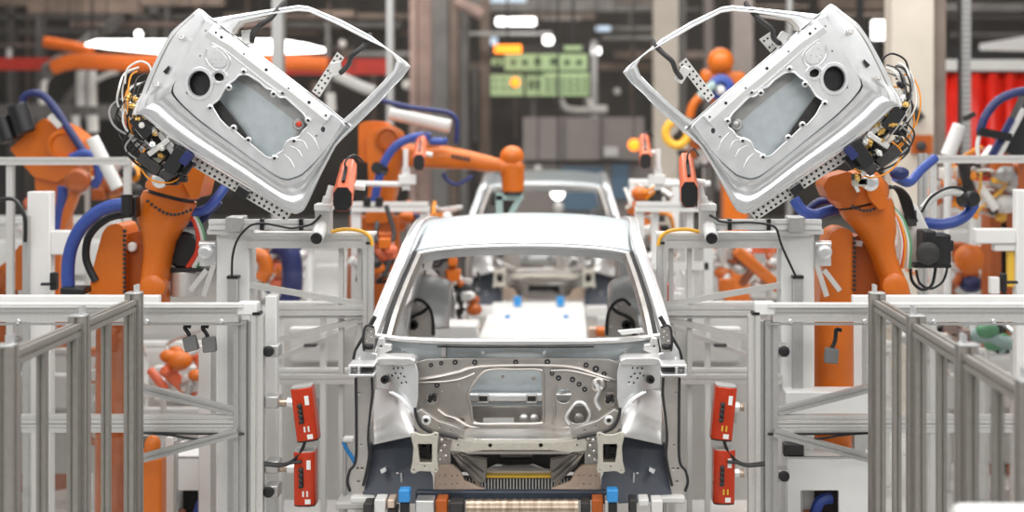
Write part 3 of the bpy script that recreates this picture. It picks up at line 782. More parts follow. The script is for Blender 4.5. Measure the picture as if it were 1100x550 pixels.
    # finger brackets and hooks reaching through the window opening
    for quad, nx in brackets:
        a, b_, c, d = [Vector(p) for p in quad]
        hs = []
        for i in range(nx):
            for j in range(2):
                u, v = (i+.5)/nx, (j+.5)/2; p = (a*(1-u)+b_*u)*(1-v)+(d*(1-u)+c*u)*v
                hs.append(circle2(p.x, p.y, 1.35, n=8))
        o = MB().plate(P, quad, 8.42, .03, hs).build('finger_bracket', M['white2'], t)
        MB().plate(P, quad, 8.455, .02).build('backing_bar', M['dark'], o)
    for h in hooks:
        pts = [P(x, y, 8.36-.10*math.sin(i/max(1, len(h)-1)*3.14)) for i, (x, y) in enumerate(h)]
        o = MB().tube(pts, lambda f: .015, 8).build('hook_finger', M['dark'], t)
        x, y = h[0]
        c = P(*h[0], 8.38)
        b = MB().bar(c+Vector((-.02, 0, -.02)), c+Vector((.03*side, .0, .06)), .06, .05); b.build('finger_clamp', M['alu'], o, bevel=.006)
    return t
grip_a = gripper(mL, 'cable-covered gripper with perforated bar under the left car door', [([(369,62),(343,104),(335,98),(362,56)], 8)],
        [[(366,78),(374,70),(378,60),(388,52),(393,46),(398,37)], [(271,44),(272,34),(280,27),(290,20),(297,12),(305,3)]], 0, -1)
grip_b = gripper(mR, 'cable-covered gripper with perforated bar under the right car door', [([(737,62),(768,103),(761,110),(729,69)], 8), ([(816,42),(828,34),(838,46),(828,56)], 3)],
        [[(732,84),(726,76),(722,66),(712,57),(705,50),(701,43)], [(838,47),(831,41),(829,31),(818,22),(809,14),(801,3)]], 0, 1)

# ---------------------------------------------------------------- the two big robots
def cross(m, rows, Y, th, n=24, e=2.6):
    """rings of rounded boxes: rows = (px, py, half width px, tilt)"""
    rings = []
    for px, py, hw, tl, *r in rows:
        d = (r[0] if r else 1)*th; off = r[1] if len(r) > 1 else 0
        ring = []
        for i in range(n):
            a = 2*math.pi*i/n; c, s = math.cos(a), math.sin(a)
            x = math.copysign(abs(c)**(2/e), c); y = math.copysign(abs(s)**(2/e), s)
            p = m(px+hw*x*math.cos(tl), py+hw*x*math.sin(tl), Y); ring.append(p+Vector((0, off+d*y, 0)))
        rings.append(ring)
    return rings
def hose(t, m, pts, r, name, mt, Y, dz=None):
    q = [m(p[0], p[1], Y+(p[2] if len(p) > 2 else 0)) for p in pts]
    return MB().tube(q, r, 12, 7).build(name, mt, t)

# left robot
m = mL; Y = 9.25
rob = thing('welding_robot', 'big orange robot holding the left car door, fat blue hose looping to its elbow', 'robot', m(140, fy(9.25), 9.25))
MB().plate(m, rounded([(93,330),(99,292),(105,268),(110,250),(115,243),(124,240),(131,242),(134,250),(134,330)], 3), Y-.10, .30).build('shoulder_casting', M['orange'], rob, bevel=.02)
MB().plate(m, rounded([(131,330),(131,262),(135,252),(150,248),(168,256),(168,330)], 2), Y-.02, .2).build('shoulder_web', M['orange_d'], rob, bevel=.01)  # shade of the recess put into a darker orange
b = MB()
for k in range(14): y = 248+k*5; b.lathe(m(134.2, y, Y-.11), (0, -1, 0), [(0, .011), (.012, .011), (.016, .006)], 8)
b.build('flange_bolt', M['dark'], rob)
MB().lathe(m(143,265,Y-.03), (0,-1,0), [(0,.03),(.03,.03),(.04,.02)], 14).build('warning_plate', M['label'], rob)
rows = [(165,332,16,0,1),(166,318,14,0,1),(166,306,13.5,0,.95),(168,292,14,0,.9),(170,276,14,-.02,.85),(172,262,16,-.1,.85),(174,250,20,.0,.9),(175,238,26,.12,1),(178,226,28.5,.2,1),(181,217,29,.24,1),(183,211,28,.26,1)]
MB().loft(cross(m, rows, Y-.12, .15)).build('arm', M['orange'], rob)
MB().lathe(m(166,308,Y-.22), (0,-1,0), [(-.05,.075),(.045,.075),(.055,.06),(.056,.02)], 26).build('arm_joint', M['orange'], rob)
rows = [(184,212,24,.26,1),(185,208,24,.26,1),(186,206,24,.26,1)]
MB().loft(cross(m, rows, Y-.12, .14)).build('wrist_seal', M['dark'], rob)
rows = [(185,207,28,.26,1),(187,203,29.5,.26,1),(190,197,27,.3,1),(193,190,25,.35,.95),(196,184,24,.45,.9),(200,176,21,.5,.8),(202,171,16,.5,.6)]
wr = MB().loft(cross(m, rows, Y-.16, .16)).build('wrist', M['orange'], rob)
MB().plate(m, rounded([(196,178),(208,174),(221,183),(214,212),(206,214),(196,196)], 2), Y-.36, .3).build('wrist_flange', M['orange'], rob, bevel=.02)
b = MB()
for k in range(12):
    a = k/11; c = m(159+46*a, 216+10*math.sin(a*3.0)+8*a, Y-.29-.0*a); b.lathe(c, (0,-1,0), [(0,.010),(.01,.010),(.014,.005)], 8)
b.build('wrist_bolt', M['dark'], wr)
MB().plate(m, [(187,182),(191,181),(188,190),(184,190)], Y-.35, .02).build('warning_plate', M['label'], wr)
MB().lathe(m(173,193,Y-.36), (0,-1,0), [(0,.05),(.03,.05),(.045,.03),(.045,.02)], 18).build('flange_cap', M['steel'], wr)
o = hose(rob, m, [(74,316,-.2),(73,292,-.2),(76,268,-.22),(86,246,-.25),(103,229,-.28),(121,221,-.3),(142,219,-.3)], .040, 'hose', M['blue'], Y)
tag(o, 'fat blue hose')
tag(hose(rob, m, [(103,302,-.1),(93,280,-.1),(94,258,-.12),(104,243,-.16),(120,233,-.2),(142,229,-.22)], .024, 'hose', M['rubber'], Y), 'black hose')
MB().tube([m(136.5,y,Y-.38) for y in (209,230)], .034, 12, 2).build('hose_clamp', M['black'], rob)
b = MB(); b.rect(m,137,211,146,234,Y-.36,.1); b.build('hose_clamp', M['black'], rob, bevel=.01)
b = MB(); b.rect(m,64,309,91,317,Y-.3,.14); b.build('hose_clamp', M['black'], rob, bevel=.012)
tag(hose(rob, m, [(196,226,-.1),(210,228,-.1),(222,224,-.08),(232,214,-.05),(241,202,0)], .030, 'hose', M['blue'], Y), 'short blue hose at the wrist')
hose(rob, m, [(200,240,-.05),(214,238,0),(224,228,0),(236,216,0)], .024, 'hose', M['blue_d'], Y)
MB().lathe(m(198,268,Y-.02), (0,-1,0), [(-.12,.115),(.03,.115),(.045,.10),(.045,.0)], 30).build('gear_cover', M['black'], rob)
for k, (cc, dx) in enumerate((('cgreen',8),('cwhite',4),('cred',0),('cred',-2.5),('cwhite',6.5))):
    hose(rob, m, [(203+dx*.5,228,-.1),(210+dx*.6,240,-.12),(214+dx*.7,256,-.12),(212+dx*.8,272,-.12),(203+dx,287,-.1)], .009, 'cable', M[cc], Y)
b = MB(); b.rect(m,181,288,224,292,Y-.1,.2); b.build('motor_bracket', M['black'], rob, bevel=.005)
b = MB(); b.cyl(m(198,291,Y-.02), m(198,318,Y-.02), .085); b.build('motor', M['alu'], rob, bevel=.008)
b = MB(); b.cyl(m(121,326,Y), m(121,fy(Y)-14,Y), .10, .11, 28); b.cyl(m(121,fy(Y)-14,Y), m(121,fy(Y),Y), .25, .25, 28); b.build('pedestal', M['orange_d'], rob, bevel=.01)

# right robot
m = Map(); Y = 9.25
rob2 = thing('welding_robot', 'big orange robot holding the right car door, white cover and black motor on its arm', 'robot', m(912, fy(9.25), 9.25))
MB().plate(m, rounded([(880,332),(883,296),(886,276),(890,256),(894,249),(902,245),(912,246),(917,252),(917,332)], 3), Y-.10, .30).build('shoulder_casting', M['orange'], rob2, bevel=.02)
MB().plate(m, rounded([(914,332),(914,258),(922,252),(936,258),(950,300),(950,332)], 2), Y-.02, .2).build('shoulder_web', M['orange_d'], rob2, bevel=.01)  # recess shade painted as darker orange, like the left robot
b = MB()
for k in range(12): b.lathe(m(917.5, 256+k*5, Y-.11), (0,-1,0), [(0,.011),(.012,.011),(.016,.006)], 8)
b.build('flange_bolt', M['dark'], rob2)
MB().plate(m, [(918,258),(927,259),(926,265),(918,264)], Y-.04, .02).build('warning_plate', M['label'], rob2)
rows = [(962,336,17,0,1),(962,318,15,0,1),(960,304,14,.0,.95),(954,290,13.5,0,.9),(949,276,12.8,-.1,.85),(945,262,15,-.15,.85),(942,250,20,-.12,.9),(938,240,23,-.16,1),(934,231,27,-.2,1),(931,224,28.5,-.22,1),(929,219,28.5,-.24,1)]
MB().loft(cross(m, rows, Y-.12, .15)).build('arm', M['orange'], rob2)
MB().lathe(m(960,306,Y-.22), (0,-1,0), [(-.05,.075),(.045,.075),(.055,.06),(.056,.02)], 26).build('arm_joint', M['orange'], rob2)
MB().loft(cross(m, [(928,222,25,-.26,1),(927,217,25,-.26,1)], Y-.12, .14)).build('wrist_seal', M['dark'], rob2)
rows = [(926,217,28,-.24,1),(924,212,31,-.25,1),(921,206,33,-.28,1),(917,199,31,-.32,.95),(914,192,27,-.38,.9),(912,186,20,-.4,.7)]
wr = MB().loft(cross(m, rows, Y-.16, .16)).build('wrist', M['orange'], rob2)
MB().plate(m, rounded([(884,200),(890,190),(912,184),(922,190),(924,210),(908,219),(890,214)], 3), Y-.36, .3).build('wrist_flange', M['orange_d'], rob2, bevel=.02)
MB().plate(m, rounded([(928,196),(938,190),(950,206),(956,222),(945,226),(934,214)], 3), Y-.36, .2).build('wrist_lug', M['orange'], wr, bevel=.015)
MB().plate(m, [(915,196),(918,194),(924,205),(921,207)], Y-.39, .02).build('warning_plate', M['label'], wr)
MB().lathe(m(934,196,Y-.40), (0,-1,0), [(0,.05),(.03,.05),(.045,.03),(.045,.02)], 18).build('flange_cap', M['steel'], wr)
b = MB()
for k in range(10):
    a = k/9; b.lathe(m(950-34*a, 218+9*math.sin(a*2.6)-1*a, Y-.33), (0,-1,0), [(0,.010),(.01,.010),(.014,.005)], 8)
b.build('wrist_bolt', M['dark'], wr)
MB().plate(m, [(969,204),(978,216),(986,222),(993,236),(1001,252),(999,262),(986,266),(991,277),(978,290),(952,283),(955,272),(964,262),(966,240)], Y+.02, .05).build('cable_cover', M['white'], rob2, bevel=.008)
b = MB(); b.rect(m,992,248,1006,283,Y-.16,.2); b.rect(m,1004,252,1022,284,Y-.14,.18); b.rect(m,1020,258,1025,270,Y-.1,.08); b.build('motor', M['black'], rob2, bevel=.01)
MB().lathe(m(996,272,Y-.18), (0,-1,0), [(0,.07),(.03,.07),(.04,.05),(.04,.03)], 20).build('motor_cap', M['dark'], rob2)
b = MB(); b.rect(m,982,284,1022,288,Y-.12,.2); b.build('motor_bracket', M['black'], rob2)
b = MB(); b.rect(m,973,226,985,243,Y-.06,.06); b.build('junction_box', M['dark'], rob2, bevel=.006)
for k in range(5): hose(rob2, m, [(948+k*3,204-k,-.1),(956+k*3.4,200+k,-.1),(964+k*3.4,206+k*2,-.08),(970+k*3,222+k*2,-.06),(975+k*2.5,238,-.05)], .009, 'cable', M['black'], Y)
for k, (cc, dx) in enumerate((('cwhite',7),('cgreen',10),('corange',2),('cwhite',-2),('cred',0))):
    hose(rob2, m, [(955+dx*.4,222,-.16),(964+dx*.6,236,-.18),(970+dx*.7,256,-.18),(970+dx*.8,272,-.17),(967+dx,288,-.12)], .010, 'cable', M[cc], Y)
hose(rob2, m, [(978,288,-.05),(980,302,-.05),(990,311,-.05),(1001,306,-.05),(1005,288,-.05)], .010, 'cable', M['black'], Y)
hose(rob2, m, [(984,290,0),(988,304,0),(1000,310,0),(1013,302,0),(1018,286,0)], .008, 'cable', M['black'], Y)
tag(hose(rob2, m, [(994,239,.15),(1010,241,.15),(1026,238,.15),(1038,231,.15),(1046,220,.2)], .036, 'hose', M['blue'], Y), 'blue hose')
hose(rob2, m, [(992,224,.1),(1003,212,.1),(1018,206,.1),(1030,207,.12),(1040,214,.15)], .026, 'hose', M['cwhite'], Y)
hose(rob2, m, [(990,228,.05),(1000,212,.05),(1018,202,.05),(1034,203,.1),(1044,213,.12)], .009, 'cable', M['black'], Y)
MB().lathe(m(1040,214,Y+.1), (.3,-1,.1), [(-.06,.05),(.06,.05),(.07,.04)], 16).build('hose_joint', M['black'], rob2)
tag(hose(rob2, m, [(853,214,.0),(862,226,-.02),(874,231,-.03),(886,228,-.03),(900,224,0)], .036, 'hose', M['blue'], Y), 'blue hose at the wrist')
hose(rob2, m, [(866,228,.1),(878,218,.1),(890,216,.1),(904,220,.1)], .026, 'hose', M['blue_d'], Y)
MB().ball(m(966,186,Y-.3), .05, 1.2, .8, .8).build('hose_joint', M['blue_d'], rob2)
hose(rob2, m, [(962,190,0),(976,196,.1),(990,182,.2),(1004,170,.3)], .030, 'hose', M['blue'], Y)
b = MB(); b.cyl(m(895,326,Y), m(895,fy(Y)-14,Y), .125, .13, 28); b.cyl(m(895,fy(Y)-14,Y), m(895,fy(Y),Y), .14, .14, 28); b.build('pedestal', M['orange'], rob2, bevel=.01)
b = MB().rect(m, 842, 477, 864, 491, 8.86, .08); b.build('motor', M['dark'], rob2, bevel=.01)
# ---------------------------------------------------------------- safety fences running away from us
def fence(X, posts, label, far_first):
    """posts: depths. The fence runs along the line X; top at the photo's height"""
    ztop = H-196*8.0/F
    t = thing('safety_fence', label, 'fence', (X, posts[0], 0))
    s = 1 if X < 0 else -1
    for Yp in posts:
        b = MB(); b.prof((X, Yp, 0), (X, Yp, ztop+.02), .080, .080)
        po = b.build('post', M['fence'], t)
        b = MB(); b.hexa((X-.04, Yp-.04, ztop+.02), (X+.04, Yp+.04, ztop+.032)); b.build('post_cap', M['alu_g'], po, bevel=.004)
        b = MB()
        for k in range(3): b.cyl((X+.01*s, Yp-.015+k*.03, ztop+.03), (X+.01*s, Yp-.015+k*.03, ztop+.07), .008, n=8)
        b.build('post_bolt', M['steel'], po)
    for a, b_ in zip(posts, posts[1:]):
        y0, y1 = b_+.05, a-.05                     # near to far
        f = MB()
        f.prof((X, y0, ztop-.035), (X, y1, ztop-.035), .055, .06)
        f.prof((X, y0, .12), (X, y1, .12), .045, .05)
        for yy in (y0+.025, y1-.025): f.prof((X, yy, .12), (X, yy, ztop-.06), .05, .055)
        fr = f.build('panel_frame', M['fence'], t)
        f = MB(); ym = y0+(y1-y0)*.46
        f.prof((X, ym, .14), (X, ym, ztop-.06), .04, .045); f.build('mullion', M['fence'], fr)
        f = MB(); f.hexa((X-.003, y0+.045, .14), (X+.003, ym-.02, ztop-.06)); f.build('pane', M['pane'], fr)
        f = MB(); f.hexa((X-.003, ym+.02, .14), (X+.003, y1-.045, ztop-.06)); f.build('pane', M['pane'], fr)
        f = MB()
        for z in (.5, ztop-.45, ztop-.9): f.hexa((X-.012, y1+.0, z), (X+.012, y1+.05, z+.06))
        f.build('hinge', M['alu_g'], fr)
    return t
fence(-2.335, (8.0, 7.1, 6.18), 'grey see-through safety fence running along the left edge', 0)
fence(1.655, (8.0, 7.1, 6.2, 5.36), 'grey see-through safety fence running along the right edge, four posts', 0)

# ---------------------------------------------------------------- guard frames in front of the robots
def guard(m, label, edge, white_post):
    Y = 8.30
    zf = 0
    t = thing('machine_guard', label, 'machine frame', (m(150, 400, Y).x, Y, 0))
    px = F/Y
    def prof(x0, y0, x1, y1, w, h, name, mt='alu', d=0):
        b = MB().prof(m(x0, y0, Y+d), m(x1, y1, Y+d), w, h); return b.build(name, M[mt], t)
    prof(edge, 336, 258, 336, .09, .09, 'top_rail')
    prof(edge, 327.5, 262, 327.5, .075, .02, 'top_rail_lip', 'white', -.04)
    prof(edge, 348, 262, 348, .02, .012, 'top_rail_lip', 'alu_g', -.04)
    b = MB(); b.rect(m, edge, 317.5, 171, 326, Y+.03, .05); b.build('cable_tray', M['white'], t, bevel=.006)
    b = MB(); b.rect(m, 254, 325, 276, 339, Y-.06, .1); b.build('corner_plate', M['white'], t, bevel=.01)
    for (x, mt, w) in ((259, 'alu_g', .072),):
        b = MB().prof(m(x, 344, Y), (m(x, 344, Y).x, Y, 0), .07, .07); b.build('post', M[mt], t)
    b = MB().prof(m(277.5, 338, Y-.02), (m(277.5, 338, Y).x, Y-.02, 0), .066, .07); po = b.build('post', M['alu'], t)
    b = MB().rect(m, 271, 335.5, 279, 338.5, Y-.06, .08); b.build('post_cap', M['black'], po)
    b = MB().rect(m, 266.5, 345, 270.5, fy(Y), Y+.02, .05); b.build('post', M['white'], t)
    if white_post: b = MB().rect(m, 285, 318, 297, fy(Y)-2, Y+.30, .08); b.build('post', M['white'], t, bevel=.006)
    for y in (450, 459): prof(edge, y, 252, y, .045, .05, 'mid_rail')
    prof(150, 416, 252, 442, .045, .045, 'brace', 'alu_g', -.01)
    prof(150, 493, 256, 464, .05, .045, 'brace', 'alu_g', -.05)
    for dy in (0, 4):
        MB().tube([m(x, y, Y-.04) for x, y in ((150,465),(180,465.5+dy*.4),(215,466+dy*1.5),(240,466+dy*.6),(262,466))], .007, 7).build('cable', M['black'], t)
    b = MB()
    for x in (20, 84, 158, 238): b.lathe(m(x, 345, Y-.05), (0,-1,0), [(0,.014),(.012,.014),(.018,.008)], 10)
    b.build('slot_nut', M['steel'], t)
    # brackets on the post that carry the red scanners
    for y, n in ((377, 0), (432, 1), (502, 1), (528, 0)) if white_post else ((377, 0), (437, 2), (508, 2), (511, 0)):
        if n == 2: b = MB().rect(m, 283, y-4, 290, y+5, Y-.01, .08)
        else: b = MB().rect(m, 284 if white_post else 239, y-6, 299 if white_post else 254, y+7, Y-.02, .12); bk = b.build('scanner_bracket', M['alu_g'], t, bevel=.008)
        if n:
            b = MB().cyl(m(297 if white_post else 288, y+.5, Y+.02), m(313, y+.5, Y+.02) if white_post else m(305, y+.5, Y+.02), .022); tag(b.build('bracket_spindle', M['copper'], bk), 'brownish spindle')
            b = MB().cyl(m(309 if white_post else 293, y+.5, Y+.02), m(318 if white_post else 300, y+.5, Y+.02), .03); b.build('bracket_collar', M['steel'], bk)
        else:
            b = MB().lathe(m(289 if white_post else 245, y, Y-.02), (0,-1,0), [(0,.03),(.02,.03),(.024,.02)], 16); b.build('bracket_lens', M['black'], bk)
    # hanging proximity sensors
    return t
gl = guard(Map(), 'white aluminium guard frame in front of the left robot, two braces crossing it', -70, True)
gr = guard(Map(a=1087), 'white aluminium guard frame in front of the right robot, two braces crossing it', -40, False)
def hang(m, hx, hy, x, y, ang, label):
    Y = 8.36
    t = thing('proximity_sensor', label, 'sensor', m(x, y+10, Y))
    MB().tube([m(hx+6, hy+1, Y), m(hx+1, hy, Y), m(hx, hy+3, Y), m((hx+x)/2+1, (hy+y)/2, Y), m(x-3, y-3, Y)], .012, 8).build('stalk', M['black'], t)
    d = Vector((math.sin(ang), 0, -math.cos(ang)))
    c = m(x, y, Y-.02); MB().bar(c-d*.042, c+d*.042, .075, .05).build('sensor_head', M['sensor'], t, bevel=.008)
hang(Map(), 199, 350, 205, 369, .25, 'grey sensor on a bent black stalk under the left guard rail, left of its twin')
hang(Map(), 218, 350, 225, 370, .1, 'grey sensor on a bent black stalk under the left guard rail, right of its twin')
hang(Map(), 898, 354, 893, 382, -.1, 'grey sensor hanging in front of the right robot column')

# ---------------------------------------------------------------- red scanners beside the car
def scanner(m, top, bot, label, near, leds, cap_up):
    Y = 8.12
    a, b_ = m(*top, Y), m(*bot, Y)
    t = thing('red_scanner', label, 'scanner', (a+b_)/2)
    sec = [(-.058,-.05),(-.03,-.068),(.03,-.068),(.058,-.05),(.058,.045),(.035,.06),(-.035,.06),(-.058,.045)]
    bd = MB().ext(sec, a, b_).build('housing', M['red'], t, bevel=.005)
    d = (b_-a).normalized(); u, v = basis(d)
    n = Vector((0, -1, 0)); n = (n-d*n.dot(d)).normalized(); lat = d.cross(n)
    L = (b_-a).length
    MB().ext([(p*.96, q*.96) for p, q in sec], a-d*.006, a+d*.006).build('end_cap', M['alu_g'], t)
    MB().ext([(p*.97, q*.97) for p, q in sec], b_-d*.012, b_+d*.006).build('end_cap', M['black'], t)
    sgn = 1 if m.a is None else -1
    q = a+n*.071+d*(L*.28)+lat*.012
    MB().bar(q, q+d*L*.38, .02, .012).build('connector_strip', M['black'], t, bevel=.004)
    bb = MB()
    for k in range(4):
        c = q+d*L*(.04+.1*k)+lat*.004; bb.lathe(c, n, [(0,.012),(.014,.012),(.018,.006)], 10)
    bb.build('connector', M['dark'], t)
    bb = MB()
    for k in range(3):
        for j in range(2):
            c = a+n*.069+d*L*(.74+.035*k)+lat*(-.018+.022*j); bb.lathe(c, n, [(0,.0055),(.004,.0055)], 8)
    bb.build('indicator_lamp', M['yellow'] if leds else M['label'], t)
    c = a+n*.067+d*L*.15-lat*.026; MB().bar(c, c+d*.05, .022, .006).build('type_label', M['label'], t)
    c = b_+n*.067-d*L*.12-lat*.02; MB().bar(c, c+d*.025, .03, .006).build('type_label', M['label'], t)
    return t
sm = Map(); sr = Map(a=1105.5)
scanner(sm, (325,415), (332,471), 'red scanner tilted on the left post, upper of the left pair', 0, False, 1)
scanner(sm, (328.5,483), (329,540), 'red scanner upright on the left post, lower of the left pair', 0, False, 1)
scanner(sr, (326,414), (331.5,470), 'red scanner tilted on the right post, upper of the right pair', 0, True, 1)
scanner(sr, (328,481), (329,538), 'red scanner upright on the right post, lower of the right pair', 0, True, 1)
for mm, w in ((sm, 'left'), (sr, 'right')):
    b = MB()
    b.tube([mm(x, y, 8.06) for x, y in ((328,473),(324,484),(316,494),(304,499),(284,497))], .009, 8)
    tag(b.build('scanner_cable', M['black'], None), 'black cable from the upper red scanner to the '+w+' post', 'cable')
    b = MB()
    b.tube([mm(x, y, 8.04) for x, y in ((324,496),(314,497),(302,500.5),(284,499))], .009, 8)
    tag(b.build('scanner_cable', M['black'], None), 'black cable from the lower red scanner to the '+w+' post', 'cable')

# ---------------------------------------------------------------- station frames under the doors
def station(m, label, k):
    Y = 9.0
    t = thing('assembly_station', label, 'machine frame', (m(320, 300, Y).x, Y, 0))
    b = MB().rect(m, 232, 249, 268, fy(Y)-1, Y, .2); col = b.build('column', M['white'], t, bevel=.01)
    b = MB().rect(m, 244, 298, 255, fy(Y)-2, Y-.06, .06); cd = b.build('cable_duct', M['alu_g'], col, bevel=.004)
    b = MB().rect(m, 243.5, 296.5, 255.5, 299.5, Y-.07, .08); b.build('duct_cap', M['black'], cd)
    b = MB().rect(m, 222, 246, 272, 252, Y-.06, .3); b.build('column_top', M['white'], t, bevel=.006)
    b = MB().prof(m(266, 258, Y), m(400, 258, Y), .085, .09); b.build('top_rail', M['alu'], t)
    b = MB().rect(m, 236, 250, 402, 253.5, Y-.05, .14); b.build('top_strip', M['white'], t, bevel=.004)
    for x in (396,):
        b = MB().prof(m(x, 252, Y-.01), (m(x, 252, Y).x, Y-.01, 0), .06, .07); po = b.build('post', M['alu'], t)
        b = MB().rect(m, x-3, 260, x+3, 262.5, Y-.06, .02); b.build('post_cap', M['black'], po)
    for x in (386, 366):
        b = MB().rect(m, x-2.5, 264, x+2.5, fy(Y)-1, Y+.04, .05); b.build('mullion', M['white2'], t)
    b = MB().rect(m, 268, 264, 392, 410, Y+.06, .006); b.build('guard_pane', M['pane2'], t)
    b = MB().prof(m(298, 333, Y), m(396, 333, Y), .06, .06); b.build('mid_rail', M['alu'], t)
    b = MB().rect(m, 302, 340, 396, 342, Y-.02, .03); b.build('mid_rail_lip', M['alu_g'], t)
    b = MB().prof(m(268, 407, Y), m(396, 407, Y), .055, .055); b.build('mid_rail', M['alu'], t)
    for a, c in (((268,306),(390,327)), ((298,365),(390,343))):
        b = MB().bar(m(*a, Y+.03), m(*c, Y+.03), .03, .035); b.build('brace', M['alu'], t)
    b = MB(); b.prof(m(225, 241, Y-.06), m(345, 241, Y-.06), .05, .06); b.build('tube_rail', M['white'], t)
    b = MB(); b.rect(m, 242, 233, 260, 250, Y-.14, .16); b.build('rail_clamp', M['alu_g'], t, bevel=.008)
    for x in (281, 323):
        b = MB(); b.rect(m, x-2, 235.5, x+2, 247.5, Y-.115, .1); b.build('cable_strap', M['black'], t)
    pts = [(345,231),(336,240),(326,243),(312,245),(296,242),(281,240),(268,243),(256,256),(250,274),(249,297)] if k == 0 else [(345,231),(339,234),(332,238),(318,239),(300,239),(282,241),(273,246),(268,262),(261,278),(252,297)]
    MB().tube([m(x, y, Y-.16) for x, y in pts], .007, 8).build('cable', M['black'], t)
    MB().tube([m(x, y, Y-.08) for x, y in ((356,249),(368,246.5),(382,247),(392,250),(398,256),(400,264))], .011, 8).build('cable', M['cyel'], t)
    # small clevises on the outer side of the column
    b = MB(); b.cyl(m(214, 262, Y), m(232, 262, Y), .02); b.lathe(m(222, 270, Y-.04), (0,-1,0), [(0,.045),(.04,.045),(.05,.03),(.05,.018)], 16); b.rect(m, 214, 264, 232, 286, Y+.02, .05)
    b.build('hose_manifold', M['steel'], t, bevel=.004)
    b = MB(); b.bar(m(219, 318, Y), m(230, 284, Y), .03, .03); b.bar(m(205, 312, Y), m(222, 290, Y), .03, .03); b.build('strut', M['alu'], t)
    return t
st_a = station(Map(), 'white station frame with clear guard below the left car door', 0)
st_b = station(Map(a=1107), 'white station frame with clear guard below the right car door', 1)
for mm, side in ((Map(), 'left'), (Map(a=1107), 'right')):      # camera on the rail end
    Y = 8.82
    t = thing('line_camera', 'small white camera on the end of the rail under the '+side+' car door', 'camera', mm(346, 251, Y))
    b = MB(); b.rect(mm, 338, 225, 355, 252, Y+.05, .1); b.build('mount_block', M['alu'], t, bevel=.008)
    b = MB(); b.rect(mm, 337, 219, 356, 227, Y+.02, .12); b.build('mount_cap', M['white'], t, bevel=.008)
    b = MB(); b.lathe(mm(346, 240, Y+.1), (0,-.94,-.34), [(-.02,.04),(.20,.04),(.21,.038),(.212,.028)], 22); b.build('barrel', M['white'], t)
    e = mm(346, 240, Y+.1)+Vector((0,-.94,-.34)).normalized()*.21
    b = MB(); b.lathe(e, (0,-.94,-.34), [(0,.034),(.012,.034),(.012,.026),(.004,.0)], 22); b.build('lens', M['black'], t)
    b = MB(); b.cyl(mm(352, 218, Y+.08), mm(357, 200, Y+.1), .026); b.cyl(mm(349, 226, Y+.08), mm(353, 212, Y+.08), .032); b.build('stem', M['white'], t)

def scan_head(cap, r, rise, Y, label, cable=True):
    """elongated octagonal head pointing at us and down; black window at its end"""
    s = Y/F; cx, cy = cap; rx, ry = r
    t = thing('laser_scanner', label, 'scanner', P(cx, cy+ry, Y))
    oc = [(-.55,-1),(.55,-1),(1,-.5),(1,.5),(.55,1),(-.55,1),(-1,.5),(-1,-.5)]
    up = rise*s; back = Vector((0, up*1.5, up))
    A = [P(cx+a*rx, cy+b*ry, Y) for a, b in oc]
    f = .84
    B = [P(cx+a*rx*f, cy+b*ry*f, Y)+back for a, b in oc]
    tag(MB().loft([A, B]).build('housing', M['salmon'], t, bevel=.006), None)
    C = [P(cx+a*rx*.93, cy+b*ry*.93, Y)+Vector((0,-.006,0)) for a, b in oc]; D = [P(cx+a*rx*.93, cy+b*ry*.93, Y)+Vector((0,.01,0)) for a, b in oc]
    MB().loft([C, D]).build('window', M['black'], t)
    q = P(cx, cy-ry*1.05, Y)+back*.12
    MB().bar(q+Vector((0,0,.004)), q+back*.45+Vector((0,-.0,.008)), .018, .02).build('connector_strip', M['black'], t)
    MB().tube([q+back*.4+Vector((0,-.02,.01)), q+back*.55+Vector((.0,-.05,.03)), q+back*.75+Vector((.04,-.02,.03)), q+back*.85+Vector((.08,.05,-.03))], .006, 7).build('cable', M['black'], t)
    MB().cyl(P(cx+rx*.8, cy+ry*.2, Y)+back*.5, P(cx+rx*2.0, cy+ry*.3, Y)+back*.5, .02).build('mount_pin', M['white'], t)
    return t
scan_head((368,214), (10.5,13.5), 31, 8.75, 'salmon red scanner head with black octagonal window beside the left car door')
scan_head((740.5,209), (9.5,14.5), 32, 8.75, 'salmon red scanner head with black octagonal window beside the right car door')
scan_head((450,174.5), (6.5,9), 21, 12.25, 'smaller blurred salmon scanner head in front of the far orange robot')
scan_head((693.5,173), (6.5,8.5), 22, 12.25, 'smaller blurred salmon scanner head left of the right car door')
# rails and columns that carry the rear pair of heads
def stand(m, label):
    Y = 12.35
    t = thing('sensor_stand', label, 'stand', (m(420, 300, Y).x, Y, 0))
    b = MB(); b.rect(m, 432, 180, 440, 205, Y, .05); b.rect(m, 428, 188, 446, 198, Y-.03, .1); b.cyl(m(436,160,Y), m(436,182,Y), .022); b.build('stem', M['white'], t, bevel=.004)
    b = MB(); b.cyl(m(380,197,Y), m(432,198,Y), .022); b.build('boom', M['white'], t)
    b = MB(); b.cyl(m(436,204,Y-.02), m(436,208,Y-.02), .022); b.build('lens', M['black'], t)
    b = MB(); b.prof(m(378,222,Y), m(460,222,Y), .08, .08); b.build('top_rail', M['white'], t)
    for x in (382, 456): b = MB(); b.rect(m, x-5, 222, x+5, fy(Y), Y, .07); b.build('post', M['white'], t, bevel=.005)
    b = MB(); b.rect(m, 382, 282, 456, 290, Y, .06); b.build('mid_rail', M['white'], t)
    for x in (394, 407):
        b = MB(); b.rect(m, x-4, 212, x+4, 222, Y-.06, .06); b.build('clamp', M['black'], t, bevel=.008)
    return t
stand(Map(), 'white blurred sensor stand in front of the far orange robot')
stand(Map(a=1143, dx=0), 'white blurred sensor stand left of the right car door')
